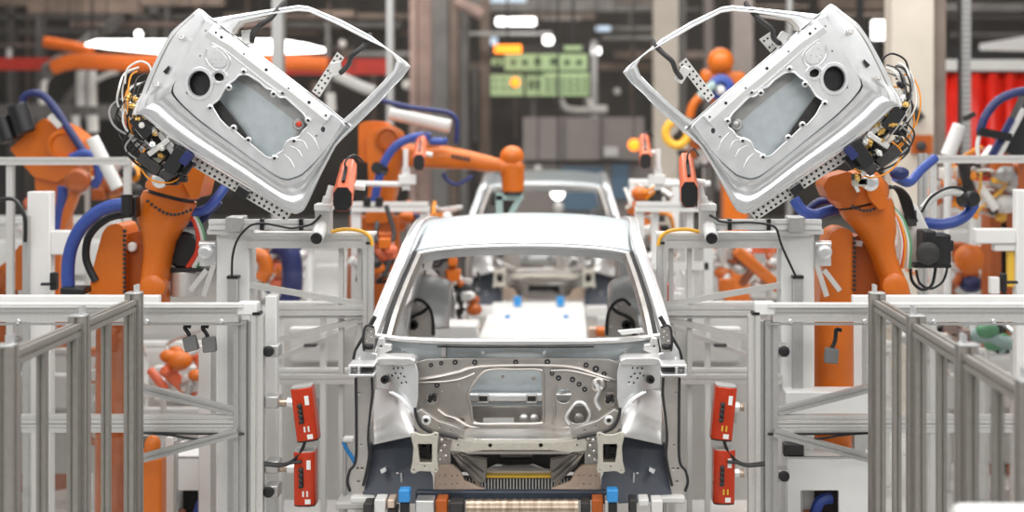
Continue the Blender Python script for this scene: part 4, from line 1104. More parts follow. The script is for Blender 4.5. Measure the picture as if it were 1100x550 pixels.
# ---------------------------------------------------------------- room shell
b = MB(); b.hexa((-26, 2, -.1), (30, 46, 0)); b.build('floor', M['floor'], kind='structure')
b = MB(); b.hexa((-26, 44, 0), (30, 44.3, 9)); b.build('wall_back', M['wallm'], kind='structure')
b = MB(); b.hexa((-26, 15, 8.6), (30, 44.2, 8.8)); b.build('ceiling', M['beamg'], kind='structure')
def S(name, b, mt): return b.build(name, M[mt], kind='structure')
# columns and roof steel, each its own member
def column(x0, x1, Y, t, mt, ytop=-60):
    b = MB(); b.rect(P, x0, ytop, x1, fy(Y), Y, t); return S('column', b, mt)
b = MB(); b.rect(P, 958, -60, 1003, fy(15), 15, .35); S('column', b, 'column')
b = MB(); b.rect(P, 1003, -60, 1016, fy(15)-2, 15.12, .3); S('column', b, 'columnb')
column(440, 447, 25, .3, 'rosy'); column(449, 463, 26, .3, 'rosy'); column(464, 481, 24, .4, 'beamg'); column(482, 492, 26, .3, 'columnb')
column(494, 503, 25, .3, 'beamg'); column(516, 526, 28, .3, 'columnb')
column(703, 729, 22, .5, 'column'); column(731, 737, 23, .3, 'beamg'); column(757, 766, 27, .3, 'taupe'); column(787, 809, 26, .4, 'taupe')
column(292, 303, 17, .2, 'alu_g'); column(415, 422, 19, .16, 'alu_g', -50)
column(922, 928, 22, .2, 'dark'); column(160, 170, 30, .3, 'beamg'); column(38, 44, 28, .3, 'beamg'); column(8, 14, 30, .3, 'beamg'); column(846, 851, 20, .14, 'alu_g')
# roof beams across
for (x0, x1, y0, y1, Y, mt) in ((-60,240,-8,6,26,'beam'), (30,150,3,14,24,'beam'), (-60,225,16,20,30,'beamg'), (75,130,23,28,27,'rosy'), (128,300,24,28,27,'rosy'), (240,440,14,20,29,'beam'),
        (300,430,24,29,31,'beamg'), (335,380,11,18,25,'beam'), (240,440,33,37,32,'beam'), (-60,240,31,36,33,'beamg'), (500,700,-2,12,34,'beamg'), (500,700,68,75,36,'beam'), (660,760,55,62,35,'columnb'),
        (880,960,-2,10,30,'beam'), (890,960,14,17,28,'columnb'), (1014,1160,3,12,28,'beamg'), (1014,1160,17,20,24,'dark'), (1014,1160,52,63,22,'dark'), (-60,250,112,128,26,'beamg'), (640,705,28,33,33,'beamg'), (560,640,15,20,36,'columnb')):
    b = MB(); b.rect(P, x0, y0, x1, y1, Y, .25); S('roof_beam', b, mt)
b = MB(); b.bar(P(48, 78, 21), P(140, 12, 27), .09, .2); S('roof_beam', b, 'beamg')
b = MB(); b.bar(P(95, 78, 26), P(70, 110, 25), .1, .1); S('roof_beam', b, 'beamg')
r_ = random.Random(41)
for k in range(46):                      # lighter bracing, pipe drops and purlins deep in the hall
    zone = k % 4
    x = (r_.uniform(0, 290), r_.uniform(300, 440), r_.uniform(495, 700), r_.uniform(740, 1100))[zone]; Yb = r_.uniform(26, 40)
    b = MB()
    if k % 3 == 0: y = r_.uniform(0, 60); b.rect(P, x-r_.uniform(15, 70), y, x+r_.uniform(15, 70), y+r_.uniform(1.5, 5), Yb, .15)
    else: y = r_.uniform(-60, 90); b.rect(P, x, y, x+r_.uniform(1.5, 6), y+r_.uniform(60, 160) if zone != 0 else 210, Yb, .15)
    S('roof_beam', b, r_.choice(['beam', 'beamg', 'rosy', 'columnb', 'taupe', 'beamg', 'alu_g']))
# ducts and pipes hanging in the hall
def pipe(pts, r, Y, name, label, mt, cat='pipe', group=None):
    b = MB().tube([P(x, y, Y+(q[0] if q else 0)) for x, y, *q in pts], r, 12, 5)
    return b.build(name, M[mt], label=label, cat=cat, group=group)
pipe([(87,76),(87,114)], .075, 22, 'white_duct', 'white vertical duct under the orange beam, left of the two upper ones', 'white2')
pipe([(98,76),(99,114)], .075, 22, 'white_duct', 'white vertical duct under the orange beam, right of the two upper ones', 'white2')
pipe([(81,124),(82,141)], .065, 22, 'white_duct', 'short white duct stub left of its twin above the white pole', 'white2')
pipe([(99,124),(100,142)], .085, 22, 'white_duct', 'short white duct stub right of its twin above the white pole', 'white2')
pipe([(104,86),(116,80),(126,77)], .04, 22, 'white_duct', 'thin pale branch duct slanting below the orange beam', 'white2')
pipe([(45,112),(48,88),(56,78)], .05, 24, 'white_duct', 'pale curved duct at the far left below the red beam', 'white2')
pipe([(360,80),(385,92),(402,98)], .075, 20, 'white_duct', 'pale slanting duct seen behind the window of the left car door', 'white2')
pipe([(355,100),(356,120)], .07, 21, 'white_duct', 'pale vertical duct behind the window of the left car door', 'white2')
pipe([(600,104),(608,117),(632,118),(630,106)], .07, 26, 'white_duct', 'white bent duct below the green display board', 'white2')
pipe([(632,118),(652,118)], .08, 26, 'white_duct', 'white horizontal duct stub right of the bent duct below the display board', 'white2')
pipe([(490,2),(503,8),(518,16)], .10, 24, 'brown_duct', 'brownish bent duct near the ceiling above the display board', 'rosy')
pipe([(10,74),(10,52)], .05, 25, 'grey_conduit', 'thin grey conduit rising at the far left above the red beam', 'alu_g')
pipe([(300,7),(296,30)], .02, 20, 'grey_conduit', 'thin conduit beside the grey pole behind the left car door', 'alu_g')
# red and orange crane beams
b = MB(); b.rect(P, -60, 62, 56, 75, 23, .4); b.build('crane_beam', M['redb'], label='dark red crane beam at the far left of the hall', cat='crane beam')
b = MB(); b.rect(P, 290, 63, 416, 80, 23, .4); b.build('crane_beam', M['redb'], label='dark red crane beam behind the window of the left car door', cat='crane beam')
b = MB(); b.tube([P(x, y, 21) for x, y in ((57,73),(74,67),(98,66),(140,68),(190,68),(260,67),(310,67),(352,69))], lambda f: .10+.02*math.sin(f*3.1), 16, 6)
b.build('orange_duct', M['orangeb'], label='long bright orange duct running below the white strip light', cat='duct')
b = MB(); b.tube([P(x, y, 22) for x, y in ((48,45),(66,48),(82,51),(100,56))], .085, 14); b.build('orange_duct', M['orangeb'], label='short dull orange duct left of the white strip light', cat='duct')
b = MB(); b.bar(P(258,59,20.6), P(300,76,20.6), .06, .06); b.build('beam_strut', M['beamg'], label='grey strut crossing the orange duct behind the left car door', cat='strut')
# lamps
def lamp(name, label, b, mt='lamp', cat='lamp', group=None): return b.build(name, M[mt], label=label, cat=cat, group=group, bevel=.01)
b = MB(); b.loft([[P(92,46.5,20), P(92,49,20), P(92,49,20.3), P(92,46.5,20.3)], [P(104,42.5,20), P(120,53,20), P(120,53,20.3), P(104,42.5,20.3)], [P(175,42.5,20), P(175,58,20), P(175,58,20.3), P(175,42.5,20.3)],
   [P(300,42,20), P(300,58,20), P(300,58,20.3), P(300,42,20.3)], [P(330,47,20), P(330,57,20), P(330,57,20.3), P(330,47,20.3)], [P(349,52,20), P(349,56,20), P(349,56,20.3), P(349,52,20.3)]])
lamp('strip_light', 'long white glowing strip light above the orange duct', b)
for (x, y, r, Y, lb) in ((149,37,4,24,'round white lamp above the left end of the strip light'), (589,43,5.5,30,'round white lamp just above the green display board'), (437,91,5,26,'small pale globe lamp right of the left car door tip'),
                    (368,47,4,27,'small pale globe lamp inside the window of the left car door'), (663,98,3.5,30,'small pale globe lamp left of the right car door tip'), (578,181,3.5,24,'small pale globe lamp just above the roof of the far car body')):
    b = MB().ball(P(x, y, Y), r*Y/F, 1, .6, 1.1); lamp('globe_lamp', lb, b, 'lamp' if r in (4, 5.5) and x in (149, 589) else 'white2')
for (x0, x1, y0, y1, Y, lb, mt) in ((533,575,19,27,32,'white fluorescent tray lamp above the display board','lamp'), (518,534,40,50,31,'pale blue lamp left of the orange signal lamp','lampb'),
                    (531,560,48,57,24.5,'orange signal lamp on top of the display board','lampo'), (523,565,-3,2,30,'pale lamp tray at the upper edge above the display board','lampb'),
                    (634,645,51,58,30,'small white lamp right of the display board','lamp'), (938,958,22,42,27,'white lit panel left of the beige column','lamp'), (640,656,28,33,30,'dim tray lamp right of the round white lamp','lampb')):
    b = MB(); b.rect(P, x0, y0, x1, y1, Y, .15); lamp('tray_lamp', lb, b, mt)
b = MB(); b.loft([[P(1052,47,19),P(1052,54,19),P(1052,54,19.6),P(1052,47,19.6)],[P(1100,39,19),P(1100,55,19),P(1100,55,19.6),P(1100,39,19.6)],[P(1150,36,19),P(1150,55,19),P(1150,55,19.6),P(1150,36,19.6)]])
b.build('lamp_hood', M['white'], label='white tapered lamp hood above the red curtain', cat='lamp')
# display board
t = thing('display_board', 'dark overhead board with green lit displays', 'display board', P(580, 105, 25))
b = MB(); b.rect(P, 526, 48, 635, 105, 25.02, .3); b.build('cabinet', M['dark'], t, bevel=.02)
for (x0, y0, x1, y1) in ((528,63,540,70), (542,58,631,75.5), (527,80,562,103), (565,78,633,103), (606,49,625,54)):
    b = MB(); b.rect(P, x0, y0, x1, y1, 24.95, .1); b.build('display', M['screen'], t)
segs = [(549,64,554,70),(561,64,567,70),(574,62,581,70),(591,62,600,70),(606,64,612,70),(619,64,625,70),(532,65,537,69),(565,77,584,81)]
segs += [(586+k*8, 84+r*6, 591+k*8, 86.5+r*6) for k in range(6) for r in range(3)] + [(568+k*7,86,573+k*7,96) for k in range(2)] + [(530+k*9,85+r*8,534+k*9,87+r*8) for k in range(3) for r in range(2)]
for s in segs: b = MB(); b.rect(P, *s, 24.92, .02); b.build('display_segment', M['screen_d'], t)
b = MB().lathe(P(553.5,88.5,24.9),(0,-1,0),[(0,.075),(.05,.075),(.08,.04)],18); b.build('signal_lamp', M['lampo'], t)
for x in (545, 615): b = MB(); b.rect(P, x-1, -60, x+1, 48, 25.1, .03); b.build('hanger', M['dark'], t)
# grey clad booth with windows
t = thing('grey_booth', 'large grey-brown cladded booth behind the far car body', 'booth', P(626, fy(24), 24))
b = MB(); b.rect(P, 562, 126, 692, 172, 24, 1.5); b.build('upper_cladding', M['taupe'], t)
b = MB(); b.rect(P, 552, 174, 700, fy(24), 24.2, 1.4); b.build('lower_cladding', M['taupe'], t)
for (x0, y0, x1, y1) in ((603,179,648,190), (606,196,642,226), (657,176,676,214)):
    b = MB(); b.rect(P, x0, y0, x1, y1, 24.1, .12); b.build('booth_window', M['bluew'], t)
for x in (605, 646): b = MB(); b.rect(P, x-.6, 127, x+.6, 172, 23.97, .04); b.build('cladding_joint', M['dark'], t)
b = MB(); b.rect(P, 649, 158, 664, 168, 23.9, .1); b.build('cladding_bracket', M['alu_g'], t)
b = MB().ball(P(599,207,21), .095, 1, .6, 1.1); lamp('globe_lamp', 'round white lamp seen through the windscreen frame of the far car body', b)
b = MB().ball(P(600,223,21), .07, 1, .6, 1.1); lamp('globe_lamp', 'smaller round lamp below the one seen through the far windscreen frame', b, 'white2')
b = MB().lathe(P(681,155.5,21),(0,-1,0),[(0,.085),(.05,.085),(.1,.04)],16); lamp('beacon', 'small amber beacon left of the blurred salmon scanner head', b, 'lampo')
# red curtain
t = thing('welding_curtain', 'red strip curtain hanging behind the right edge', 'curtain', P(1080, 190, 18))
b = MB(); b.rect(P, 1014, 64, 1190, 76, 17.9, .2); b.build('curtain_rail', M['white2'], t, bevel=.01)
for k in range(8):
    x = 1015+k*21.4
    b = MB(); rings = []
    for j in range(9):
        f = j/8; rings.append([P(x+20.8*f, 78, 18+.05*math.sin(f*6.3+k)), P(x+20.8*f, 260, 18+.05*math.sin(f*6.3+k))])
    b.loft(rings, cap=False, closed=False); b.build('curtain_strip', M['redc'], t, solid=.012)
t = thing('cable_chain', 'black vertical cable chain with grey rail in front of the red curtain', 'cable chain', P(1036, fy(16.5), 16.5))
b = MB(); b.rect(P, 1031, -60, 1034, fy(16.5), 16.6, .1); b.build('cable', M['black'], t)
b = MB()
for k in range(46): b.rect(P, 1034.5, -50+k*6.0, 1043, -45+k*6.0, 16.5, .12)
b.build('chain_link', M['alu_g'], t); b = MB(); b.rect(P, 1036, -60, 1042, fy(16.5), 16.55, .06); b.build('chain_rail', M['dark'], t)
b = MB(); b.rect(P, 979, 145, 1002, 165, 14.95, .04); s = b.build('column_sign', M['orange_d'], label='orange square sign on the beige column', cat='sign')
b = MB().lathe(P(989,157,14.94),(0,-1,0),[(0,.05),(.04,.05),(.05,.03)],14); b.build('sign_knob', M['dark'], s)

# ---------------------------------------------------------------- conveyor
b = MB(); 
t = thing('conveyor', 'conveyor running under the car bodies, dark belt with yellow edge line', 'conveyor', (-.275, 7.4, 0))
z0 = .95
b = MB(); b.rect(P, 486, 513, 626, 527.5, 7.98, .05); b.build('ribbed_belt', M['dark'], t)
for k in range(34):
    x = 500+k*3.4; b = MB(); b.rect(P, x, 514.5, x+1.5, 527, 7.96, .03); b.build('belt_rib', M['alu_g'], t)
b = MB(); b.rect(P, 520, 506, 592, 511, 8.02, .05); b.build('belt_edge', M['alu'], t)
b = MB(); b.rect(P, 520, 510.8, 592, 513.4, 7.96, .06); tag(b.build('edge_line', M['yellow'], t), 'yellow edge line')
b = MB(); b.rect(P, 446, 527.5, 664, 537.5, 7.72, .05); b.build('front_beam', M['navy'], t, bevel=.01)
z = P(0, 546, 7.6).z
b = MB(); b.lathe((P(501,0,7.6).x, 7.6, z), (1,0,0), [(0,.035),(0,.046),(.02,.046),(.55,.046),(.57,.046),(.57,.035)], 28); b.build('roller', M['copper'], t)
for k in range(13):
    x = 506+k*9.1; b = MB(); b.lathe((P(x,0,7.6).x, 7.6, z), (1,0,0), [(0,.046),(.0,.0485),(.012,.0485),(.012,.046)], 28); b.build('roller_ring', M['copper'], t)
for (x0, y0, x1, y1, mt, d) in ((446,538,466,556,'shiny',0),(468,537,480,556,'orange_d',.02),(482,540,498,556,'dark',.05),(624,540,634,556,'dark',.05),(636,537,648,556,'orange_d',.02),(650,538,664,556,'shiny',0),
        (402,537,414,552,'white2',0),(416,537,424,546,'tan',0),(416,547,426,556,'dark',.03),(676,537,684,556,'dark',.04),(686,537,697,544,'white2',0),(700,538,712,556,'white2',0),(390,541,400,556,'dark',.04)):
    b = MB(); b.rect(P, x0, y0, x1, y1, 7.55+d, .12); b.build('support_block', M[mt], t, bevel=.006)
for (x, a) in ((440, 'left'), (664, 'right')):
    q = thing('locating_pin', 'bright blue locating block on a black pin, '+a+' end of the near car body', 'locating block', P(x-5, 556, 7.5))
    b = MB(); b.rect(P, x-12, 526.5, x, 540, 7.5, .08); b.build('block', M['blueblk'], q, bevel=.006)
    b = MB(); b.rect(P, x-10.5, 540, x-1, 562, 7.52, .06); b.build('pin', M['black'], q, bevel=.004)
b = MB(); b.hexa((-1.2, 7.65, .0), (.65, 8.2, .80)); b.build('conveyor_bed', M['dark'], t, bevel=.02)
# lifting table between the cars, white slatted top, blue and copper stops
t = thing('lifting_table', 'white slatted table between the two car bodies, seen through the windscreen opening', 'table', (-.2, 13.8, 0))
for k in range(9):
    y = 12.6+k*.34; b = MB(); b.hexa((P(516,0,13.4).x-.0, y, .98), (P(630,0,13.4).x, y+.325, 1.04)); b.build('slat', M['white'], t, bevel=.006)
b = MB(); b.hexa((-.72, 12.7, 0), (.10, 15.6, .98)); b.build('pedestal', M['white2'], t)
for i, (x, y, Y) in enumerate(((545,346,14.4),(608,346,14.4))):
    b = MB(); b.rect(P, x-2.5, y-7, x+2.5, y, Y, .06); b.build('stop', M['blueblk'], t)
    b = MB(); b.rect(P, x-13 if i == 0 else x+4, y-3.5, x-4 if i == 0 else x+13, y, Y, .08); b.build('stop_pad', M['copper'], t)
for i, (x, y, Y) in enumerate(((556,329,15.2),(602,329,15.2))):
    b = MB(); b.rect(P, x-4, y-10, x+4, y, Y, .06); b.build('stop', M['blueblk'], t)
b = MB(); b.rect(P, 462, 330, 530, 340, 14.6, .12); b.build('cross_rail', M['white'], label='white cross rail left of the slatted table', cat='rail')
b = MB(); b.rect(P, 630, 330, 664, 340, 14.6, .12); b.build('cross_rail', M['white'], label='white cross rail right of the slatted table', cat='rail')
b = MB(); b.rect(P, 455, 350, 512, 366, 12.2, .4); b.build('white_cover', M['white'], label='low white cover left of the slatted table', cat='cover', bevel=.01)
t = thing('orange_motor', 'small orange motor right of the slatted table', 'motor', P(646, 362, 12.5))
MB().cyl(P(640,356,12.5), P(652,357,12.5), .045).build('housing', M['orange'], t, bevel=.01); b = MB(); b.rect(P, 632, 352, 642, 364, 12.55, .1); b.build('foot', M['tan'], t, bevel=.01)
b = MB(); b.rect(P, 634, 364, 640, fy(12.6), 12.6, .06); b.build('post', M['white'], t); b = MB(); b.rect(P, 650, 348, 658, 362, 12.5, .06); b.build('end_cap', M['dark'], t, bevel=.008)
t = thing('bracket_clamp', 'rusty clamp left of the slatted table', 'clamp', P(508, 362, 12.6))
b = MB(); b.rect(P, 504, 350, 516, 356, 12.5, .1); b.build('arm', M['tan'], t, bevel=.01); b = MB(); b.rect(P, 500, 356, 512, 363, 12.5, .1); b.build('base', M['rosy'], t, bevel=.01)
# ---------------------------------------------------------------- robots and kit behind, out of focus
def part(t, name, b, mt, **k): return b.build(name, M[mt], t, **k)
# orange robot reaching over the far car
Y = 13.0
t = thing('orange_robot', 'far orange robot stretching its arm over the far car body', 'robot', P(402, fy(Y), Y))
part(t, 'shoulder', MB().plate(P, rounded([(385,134),(392,130),(412,131),(420,138),(420,172),(398,176),(385,172)],3), Y, .35), 'orange', bevel=.03)
part(t, 'column', MB().plate(P, rounded([(394,150),(400,138),(416,134),(430,142),(434,160),(428,190),(416,240),(392,240),(396,200)],4), Y-.15, .3), 'orange', bevel=.03)
part(t, 'joint_cap', MB().lathe(P(417,149,Y-.15),(0,-1,0),[(0,.11),(.04,.11),(.055,.085),(.03,.07)],26), 'orange_d')
part(t, 'pedestal', MB().cyl(P(402,232,Y+.1), P(402,fy(Y),Y+.1), .22, .3), 'orange_d')
rows = [(434,166,13,1.45),(455,168,12,1.45),(480,169,12.5,1.5),(505,172,10.5,1.5),(525,176,9,1.55),(540,178,6.5,1.55)]
rings = []
for px, py, hw, tl in rows:
    ring = []
    for i in range(20):
        a = 2*math.pi*i/20; c, s = math.cos(a), math.sin(a)
        c, s = math.copysign(abs(c)**.7, c), math.copysign(abs(s)**.7, s)
        ring.append(P(px+hw*c*math.cos(tl), py+hw*c*math.sin(tl), Y-.1)+Vector((0, .13*s*hw/12, 0)))
    rings.append(ring)
fa = part(t, 'forearm', MB().loft(rings), 'orange')
for k in range(5):
    part(fa, 'lettering', MB().bar(P(485+k*4.2,167.5+k*.8,Y-.235), P(488+k*4.2,168.1+k*.8,Y-.235), .012, .03), 'dark')
part(t, 'elbow_block', MB().plate(P, rounded([(436,160),(452,154),(474,158),(470,178),(440,178)],3), Y-.2, .2), 'orange', bevel=.02)
part(t, 'wrist', MB().ball(P(550,168,Y-.1), .105, 1, 1, .9).cyl(P(538,179,Y-.1), P(560,180,Y-.1), .085), 'orange')
part(t, 'tool_mount', MB().cyl(P(551,176,Y-.1), P(551,206,Y-.1), .10, .095, 26), 'orange', bevel=.01)
part(t, 'tool_flange', MB().cyl(P(551,206,Y-.1), P(551,209,Y-.1), .085), 'dark')
part(t, 'hose', MB().tube([P(x,y,Y-.35) for x,y in ((402,218),(406,196),(412,176),(424,158),(440,149),(455,146),(462,147))], .036, 12), 'blue')
part(t, 'hose', MB().tube([P(x,y,Y-.3) for x,y in ((462,152),(476,152),(476,151))], .034, 12), 'blue')
part(t, 'hose', MB().tube([P(x,y,Y-.1) for x,y in ((410,108),(440,115),(470,119),(484,122),(491,132),(490,154))], .022, 12), 'blue_d')
part(t, 'hose', MB().tube([P(x,y,Y-.25) for x,y in ((476,186),(480,193),(490,198),(500,194),(508,189))], .018, 10), 'blue_d')
part(t, 'balancer', MB().cyl(P(418,122,Y), P(484,136,Y), .052, .06), 'white2', bevel=.01)
part(t, 'hose_clamp', MB().cyl(P(404,180,Y-.42), P(412,183,Y-.3), .05), 'black')
t = thing('suction_gripper', 'pale teal gripper frame hanging from the far orange robot', 'robot gripper', P(546, 236, Y))
part(t, 'frame_arm', MB().bar(P(536,210,Y-.1), P(537,236,Y-.1), .06, .06), 'teal'); part(t, 'frame_arm', MB().bar(P(560,210,Y-.1), P(546,234,Y-.1), .05, .05), 'teal')
part(t, 'frame_head', MB().bar(P(533,211,Y-.1), P(562,211,Y-.1), .06, .06), 'teal'); part(t, 'suction_pad', MB().cyl(P(553,230,Y-.1), P(556,236,Y-.1), .04), 'rosy')
# left background robot with black motors
Y = 12.2
t = thing('orange_robot', 'blurred orange robot at the far left with two black motors', 'robot', P(50, fy(Y), Y))
part(t, 'shoulder', MB().plate(P, rounded([(10,160),(46,127),(68,137),(86,150),(89,168),(80,186),(60,196),(36,190)],3), Y, .4), 'orange', bevel=.03)
part(t, 'joint_cap', MB().lathe(P(69,156,Y),(.2,-1,0),[(0,.13),(.06,.13),(.08,.10),(.05,.085)],26), 'orange')
part(t, 'column', MB().plate(P, rounded([(36,180),(72,180),(66,230),(62,330),(34,330),(40,230)],3), Y+.05, .3), 'orange', bevel=.03)
part(t, 'motor', MB().cyl(P(10,152,Y-.1), P(1,126,Y-.1), .075), 'black', bevel=.015)
part(t, 'motor', MB().cyl(P(28,143,Y-.12), P(18,112,Y-.12), .085), 'black', bevel=.015)
part(t, 'hose', MB().tube([P(x,y,Y-.1) for x,y in ((24,114),(26,104),(36,100),(48,104),(60,118),(72,136),(84,154),(92,166))], .032, 12), 'blue_d')
part(t, 'hose', MB().tube([P(x,y,Y-.2) for x,y in ((76,170),(90,165),(102,170),(106,190),(100,200))], .036, 12), 'blue')
part(t, 'hose', MB().tube([P(x,y,Y-.2) for x,y in ((68,200),(66,220),(62,248))], .045, 12), 'blue')
part(t, 'link', MB().bar(P(54,124,Y-.1), P(66,136,Y-.1), .06, .05), 'white2')
part(t, 'wrist', MB().lathe(P(84,194,Y-.25),(.2,-1,0),[(-.05,.10),(.05,.10),(.08,.075),(.08,.03)],22), 'orange_d')
part(t, 'lower_arm', MB().bar(P(84,200,Y-.2), P(66,246,Y-.2), .07, .07), 'orange')
part(t, 'pedestal', MB().cyl(P(48,320,Y), P(48,fy(Y),Y), .25, .35), 'orange_d')
MB().tube([P(x,y,11.6) for x,y in ((99,148),(110,170),(120,190),(126,202))], .052, 12).build('white_pole', M['white'], label='white slanting pole right of the far left robot', cat='pole')
t = thing('orange_link', 'low orange robot arm behind the white post at the far left', 'robot arm', P(12, 320, 11))
part(t, 'arm', MB().plate(P, rounded([(-20,312),(-8,292),(8,280),(22,262),(26,268),(26,312)],3), 11, .2), 'orange', bevel=.02)
part(t, 'joint', MB().cyl(P(-10,300,10.95), P(-10,300,11.2), .1), 'orange_d'); part(t, 'pedestal', MB().cyl(P(4,310,11.1), P(4,fy(11.1),11.1), .1, .12), 'orange_d')
# right background robot above the far line
Y = 16.0
t = thing('orange_robot', 'blurred orange robot seen through the window of the right car door', 'robot', P(774, fy(Y), Y))
part(t, 'head', MB().ball(P(774,66,Y), .145, 1, 1, 1.02), 'orange'); part(t, 'shoulder', MB().bar(P(752,82,Y+.1), P(800,86,Y+.1), .22, .17), 'orange', bevel=.05)
part(t, 'collar', MB().lathe(P(774,94,Y-.15),(0,-1,0),[(0,.14),(.06,.14),(.08,.1),(.08,.06),(.02,.05)],24), 'blue'); part(t, 'collar_cap', MB().ball(P(774,97,Y-.25), .05), 'white')
part(t, 'column', MB().plate(P, rounded([(762,90),(794,90),(800,130),(806,330),(780,330),(776,150)],4), Y+.15, .35), 'orange', bevel=.04)
part(t, 'pedestal', MB().cyl(P(793,320,Y+.3), P(793,fy(Y),Y+.3), .16, .2), 'orange_d')
part(t, 'hose', MB().tube([P(x,y,Y-.1) for x,y in ((752,104),(744,114),(741,126))], .05, 10), 'orange')
part(t, 'hose_ring', MB().tube([P(727+12*math.cos(a),143+13*math.sin(a),Y-.3) for a in [i*.52 for i in range(12)]], .045, 10, 3, True), 'cyel')
part(t, 'hose_core', MB().cyl(P(726,143,Y-.2), P(732,150,Y-.2), .06), 'dark')
part(t, 'hose', MB().tube([P(x,y,Y-.3) for x,y in ((752,104),(760,96),(768,90))], .05, 10), 'teal')
# right edge robot: black motor, arcs of blue hose in front of the red curtain
Y = 11.5
t = thing('robot_wrist', 'dark robot head with navy hose arch in front of the red curtain', 'robot wrist', P(1090, 190, Y))
part(t, 'motor', MB().bar(P(1084,166,Y), P(1112,106,Y), .2, .2), 'black', bevel=.02); part(t, 'column', MB().bar(P(1103,140,Y+.05), P(1103,fy(Y),Y+.05), .11, .11), 'orange_d', bevel=.01)
part(t, 'link', MB().bar(P(1071,172,Y-.15), P(1100,117,Y-.15), .05, .03), 'alu')
part(t, 'strut', MB().bar(P(1066,168,Y-.1), P(1088,128,Y-.1), .06, .06), 'blue_d')
part(t, 'hose', MB().tube([P(x,y,Y-.2) for x,y in ((1053,142),(1058,126),(1070,110),(1084,102),(1100,98),(1116,98))], .034, 12), 'blue_d')
part(t, 'hose', MB().tube([P(x,y,Y-.2) for x,y in ((1053,142),(1050,156),(1051,172))], .016, 10), 'cwhite')
part(t, 'hose_clamp', MB().bar(P(1051,141,Y-.22), P(1086,148,Y-.15), .05, .06), 'black')
MB().cyl(P(1031,134,11.9), P(1018,168,11.9), .055, .06).cyl(P(1018,166,11.9), P(1018,fy(11.9),11.9), .03).build('white_pole', M['white'], label='white slanting pole in front of the black cable chain', cat='pole', bevel=.01)
MB().bar(P(1035,128,11.9), P(1047,122,11.9), .05, .04).build('pole_clamp', M['dark'], label='dark clamp beside the top of the right white pole', cat='clamp')
MB().bar(P(980,126,14.93), P(988,119,14.93), .05, .16).build('pole_clamp', M['dark'], label='small dark clamp in front of the beige column', cat='clamp')

# generic tooling clusters: orange clamps, hoses and boxes on a rack
def cluster(cx, cy, w, h, Y, n, label, seed, pal, leg=True):
    r = random.Random(seed)
    t = thing('tooling_rack', label, 'tooling', P(cx, fy(Y), Y))
    if leg:
        b = MB(); b.rect(P, cx-w*.4, cy+h*.1, cx-w*.34, fy(Y), Y+.2, .06); b.rect(P, cx+w*.34, cy+h*.1, cx+w*.4, fy(Y), Y+.2, .06); b.rect(P, cx-w*.45, cy, cx+w*.45, cy+5, Y+.18, .08); part(t, 'rack_frame', b, 'white2')
    for k in range(n):
        x, y = cx+r.uniform(-.5,.5)*w, cy+r.uniform(-.5,.5)*h
        kind = k % 4; mt = pal[k % len(pal)]; c = P(x, y, Y-r.uniform(0,.2)); s = r.uniform(.04,.09)
        if kind == 0: part(t, 'clamp_head', MB().ball(c, s, 1.2, 1, .9, 14), mt)
        elif kind == 1:
            d = Vector((r.uniform(-1,1), -.3, r.uniform(-1,1))).normalized(); part(t, 'clamp_cylinder', MB().cyl(c-d*s*1.8, c+d*s*1.8, s*.55), mt, bevel=.008)
        elif kind == 2: part(t, 'valve_box', MB().hexa(c-Vector((s*.8,s,s*.7)), c+Vector((s*.8,s,s*.7))), mt, bevel=.01)
        else:
            pts = [c+Vector((r.uniform(-1,1)*s*2.6, r.uniform(-.1,.1), r.uniform(-1,1)*s*2.2)) for _ in range(4)]; part(t, 'hose', MB().tube(pts, r.uniform(.012,.022), 8), mt)
    return t
OR = ['orange','orange_d','black','corange','orange','alu','dark','cwhite']
cluster(1045, 195, 90, 50, 12.2, 44, 'crowded orange clamps and pale hoses behind the fence rail at the right', 3, ['orange','cwhite','alu_g','corange','cwhite','orange_d','white','black','alu','cyel'])
cluster(115, 192, 60, 34, 13.5, 20, 'orange clamp cluster between the far left robot and the left gripper', 5, ['orange_d','corange','white','orange','dark','alu'])
cluster(1035, 285, 70, 50, 13, 24, 'orange clamps low behind the right robot motor', 8, ['orange','orange','alu','orange_d','white','alu_g','blue_d'])
cluster(480, 300, 60, 86, 13.2, 36, 'orange clamp cluster seen through the left of the windscreen opening', 11, ['orange_d','dark','orange','black','cwhite','orange_d','alu_g','black'])
cluster(697, 232, 34, 56, 13.2, 24, 'orange clamp cluster right of the near car roof', 13, OR)
cluster(705, 300, 26, 50, 13.0, 14, 'orange and white clamps beyond the right pillar of the near car', 15, ['orange','white','dark','alu','orange_d'])
cluster(405, 270, 34, 60, 12.1, 20, 'orange and dark clamps beyond the left pillar of the near car', 17, ['orange','dark','orange_d','white','salmon','dark'])
cluster(300, 285, 60, 44, 12.8, 26, 'orange clamps and blue hose behind the left station guard', 19, ['orange','blue_d','alu','salmon','white','orange','alu_g'])
cluster(800, 285, 70, 44, 12.8, 18, 'pale orange clamps behind the right station guard', 21, ['orange','white','alu','orange_d','alu_g','white'])
cluster(462, 234, 60, 24, 13.9, 18, 'orange hoses and clamps left of the far car windscreen', 23, ['orange','corange','blue_d','white','orange'])
cluster(745, 160, 30, 60, 17, 14, 'dim clamps between the two right scanner heads', 25, ['dark','alu_g','orange_d','white2'])
cluster(200, 395, 70, 40, 11.4, 14, 'orange clamps behind the left guard frame', 27, ['orange','salmon','alu','alu_g'])
cluster(120, 420, 50, 120, 11.0, 22, 'orange and pale kit seen through the left fence', 29, ['salmon','orange','white','tan','alu'])
cluster(1010, 370, 60, 50, 11.1, 30, 'dark machinery behind the first right fence panels', 31, ['dark','alu_g','rosy','tan','black','white2'])
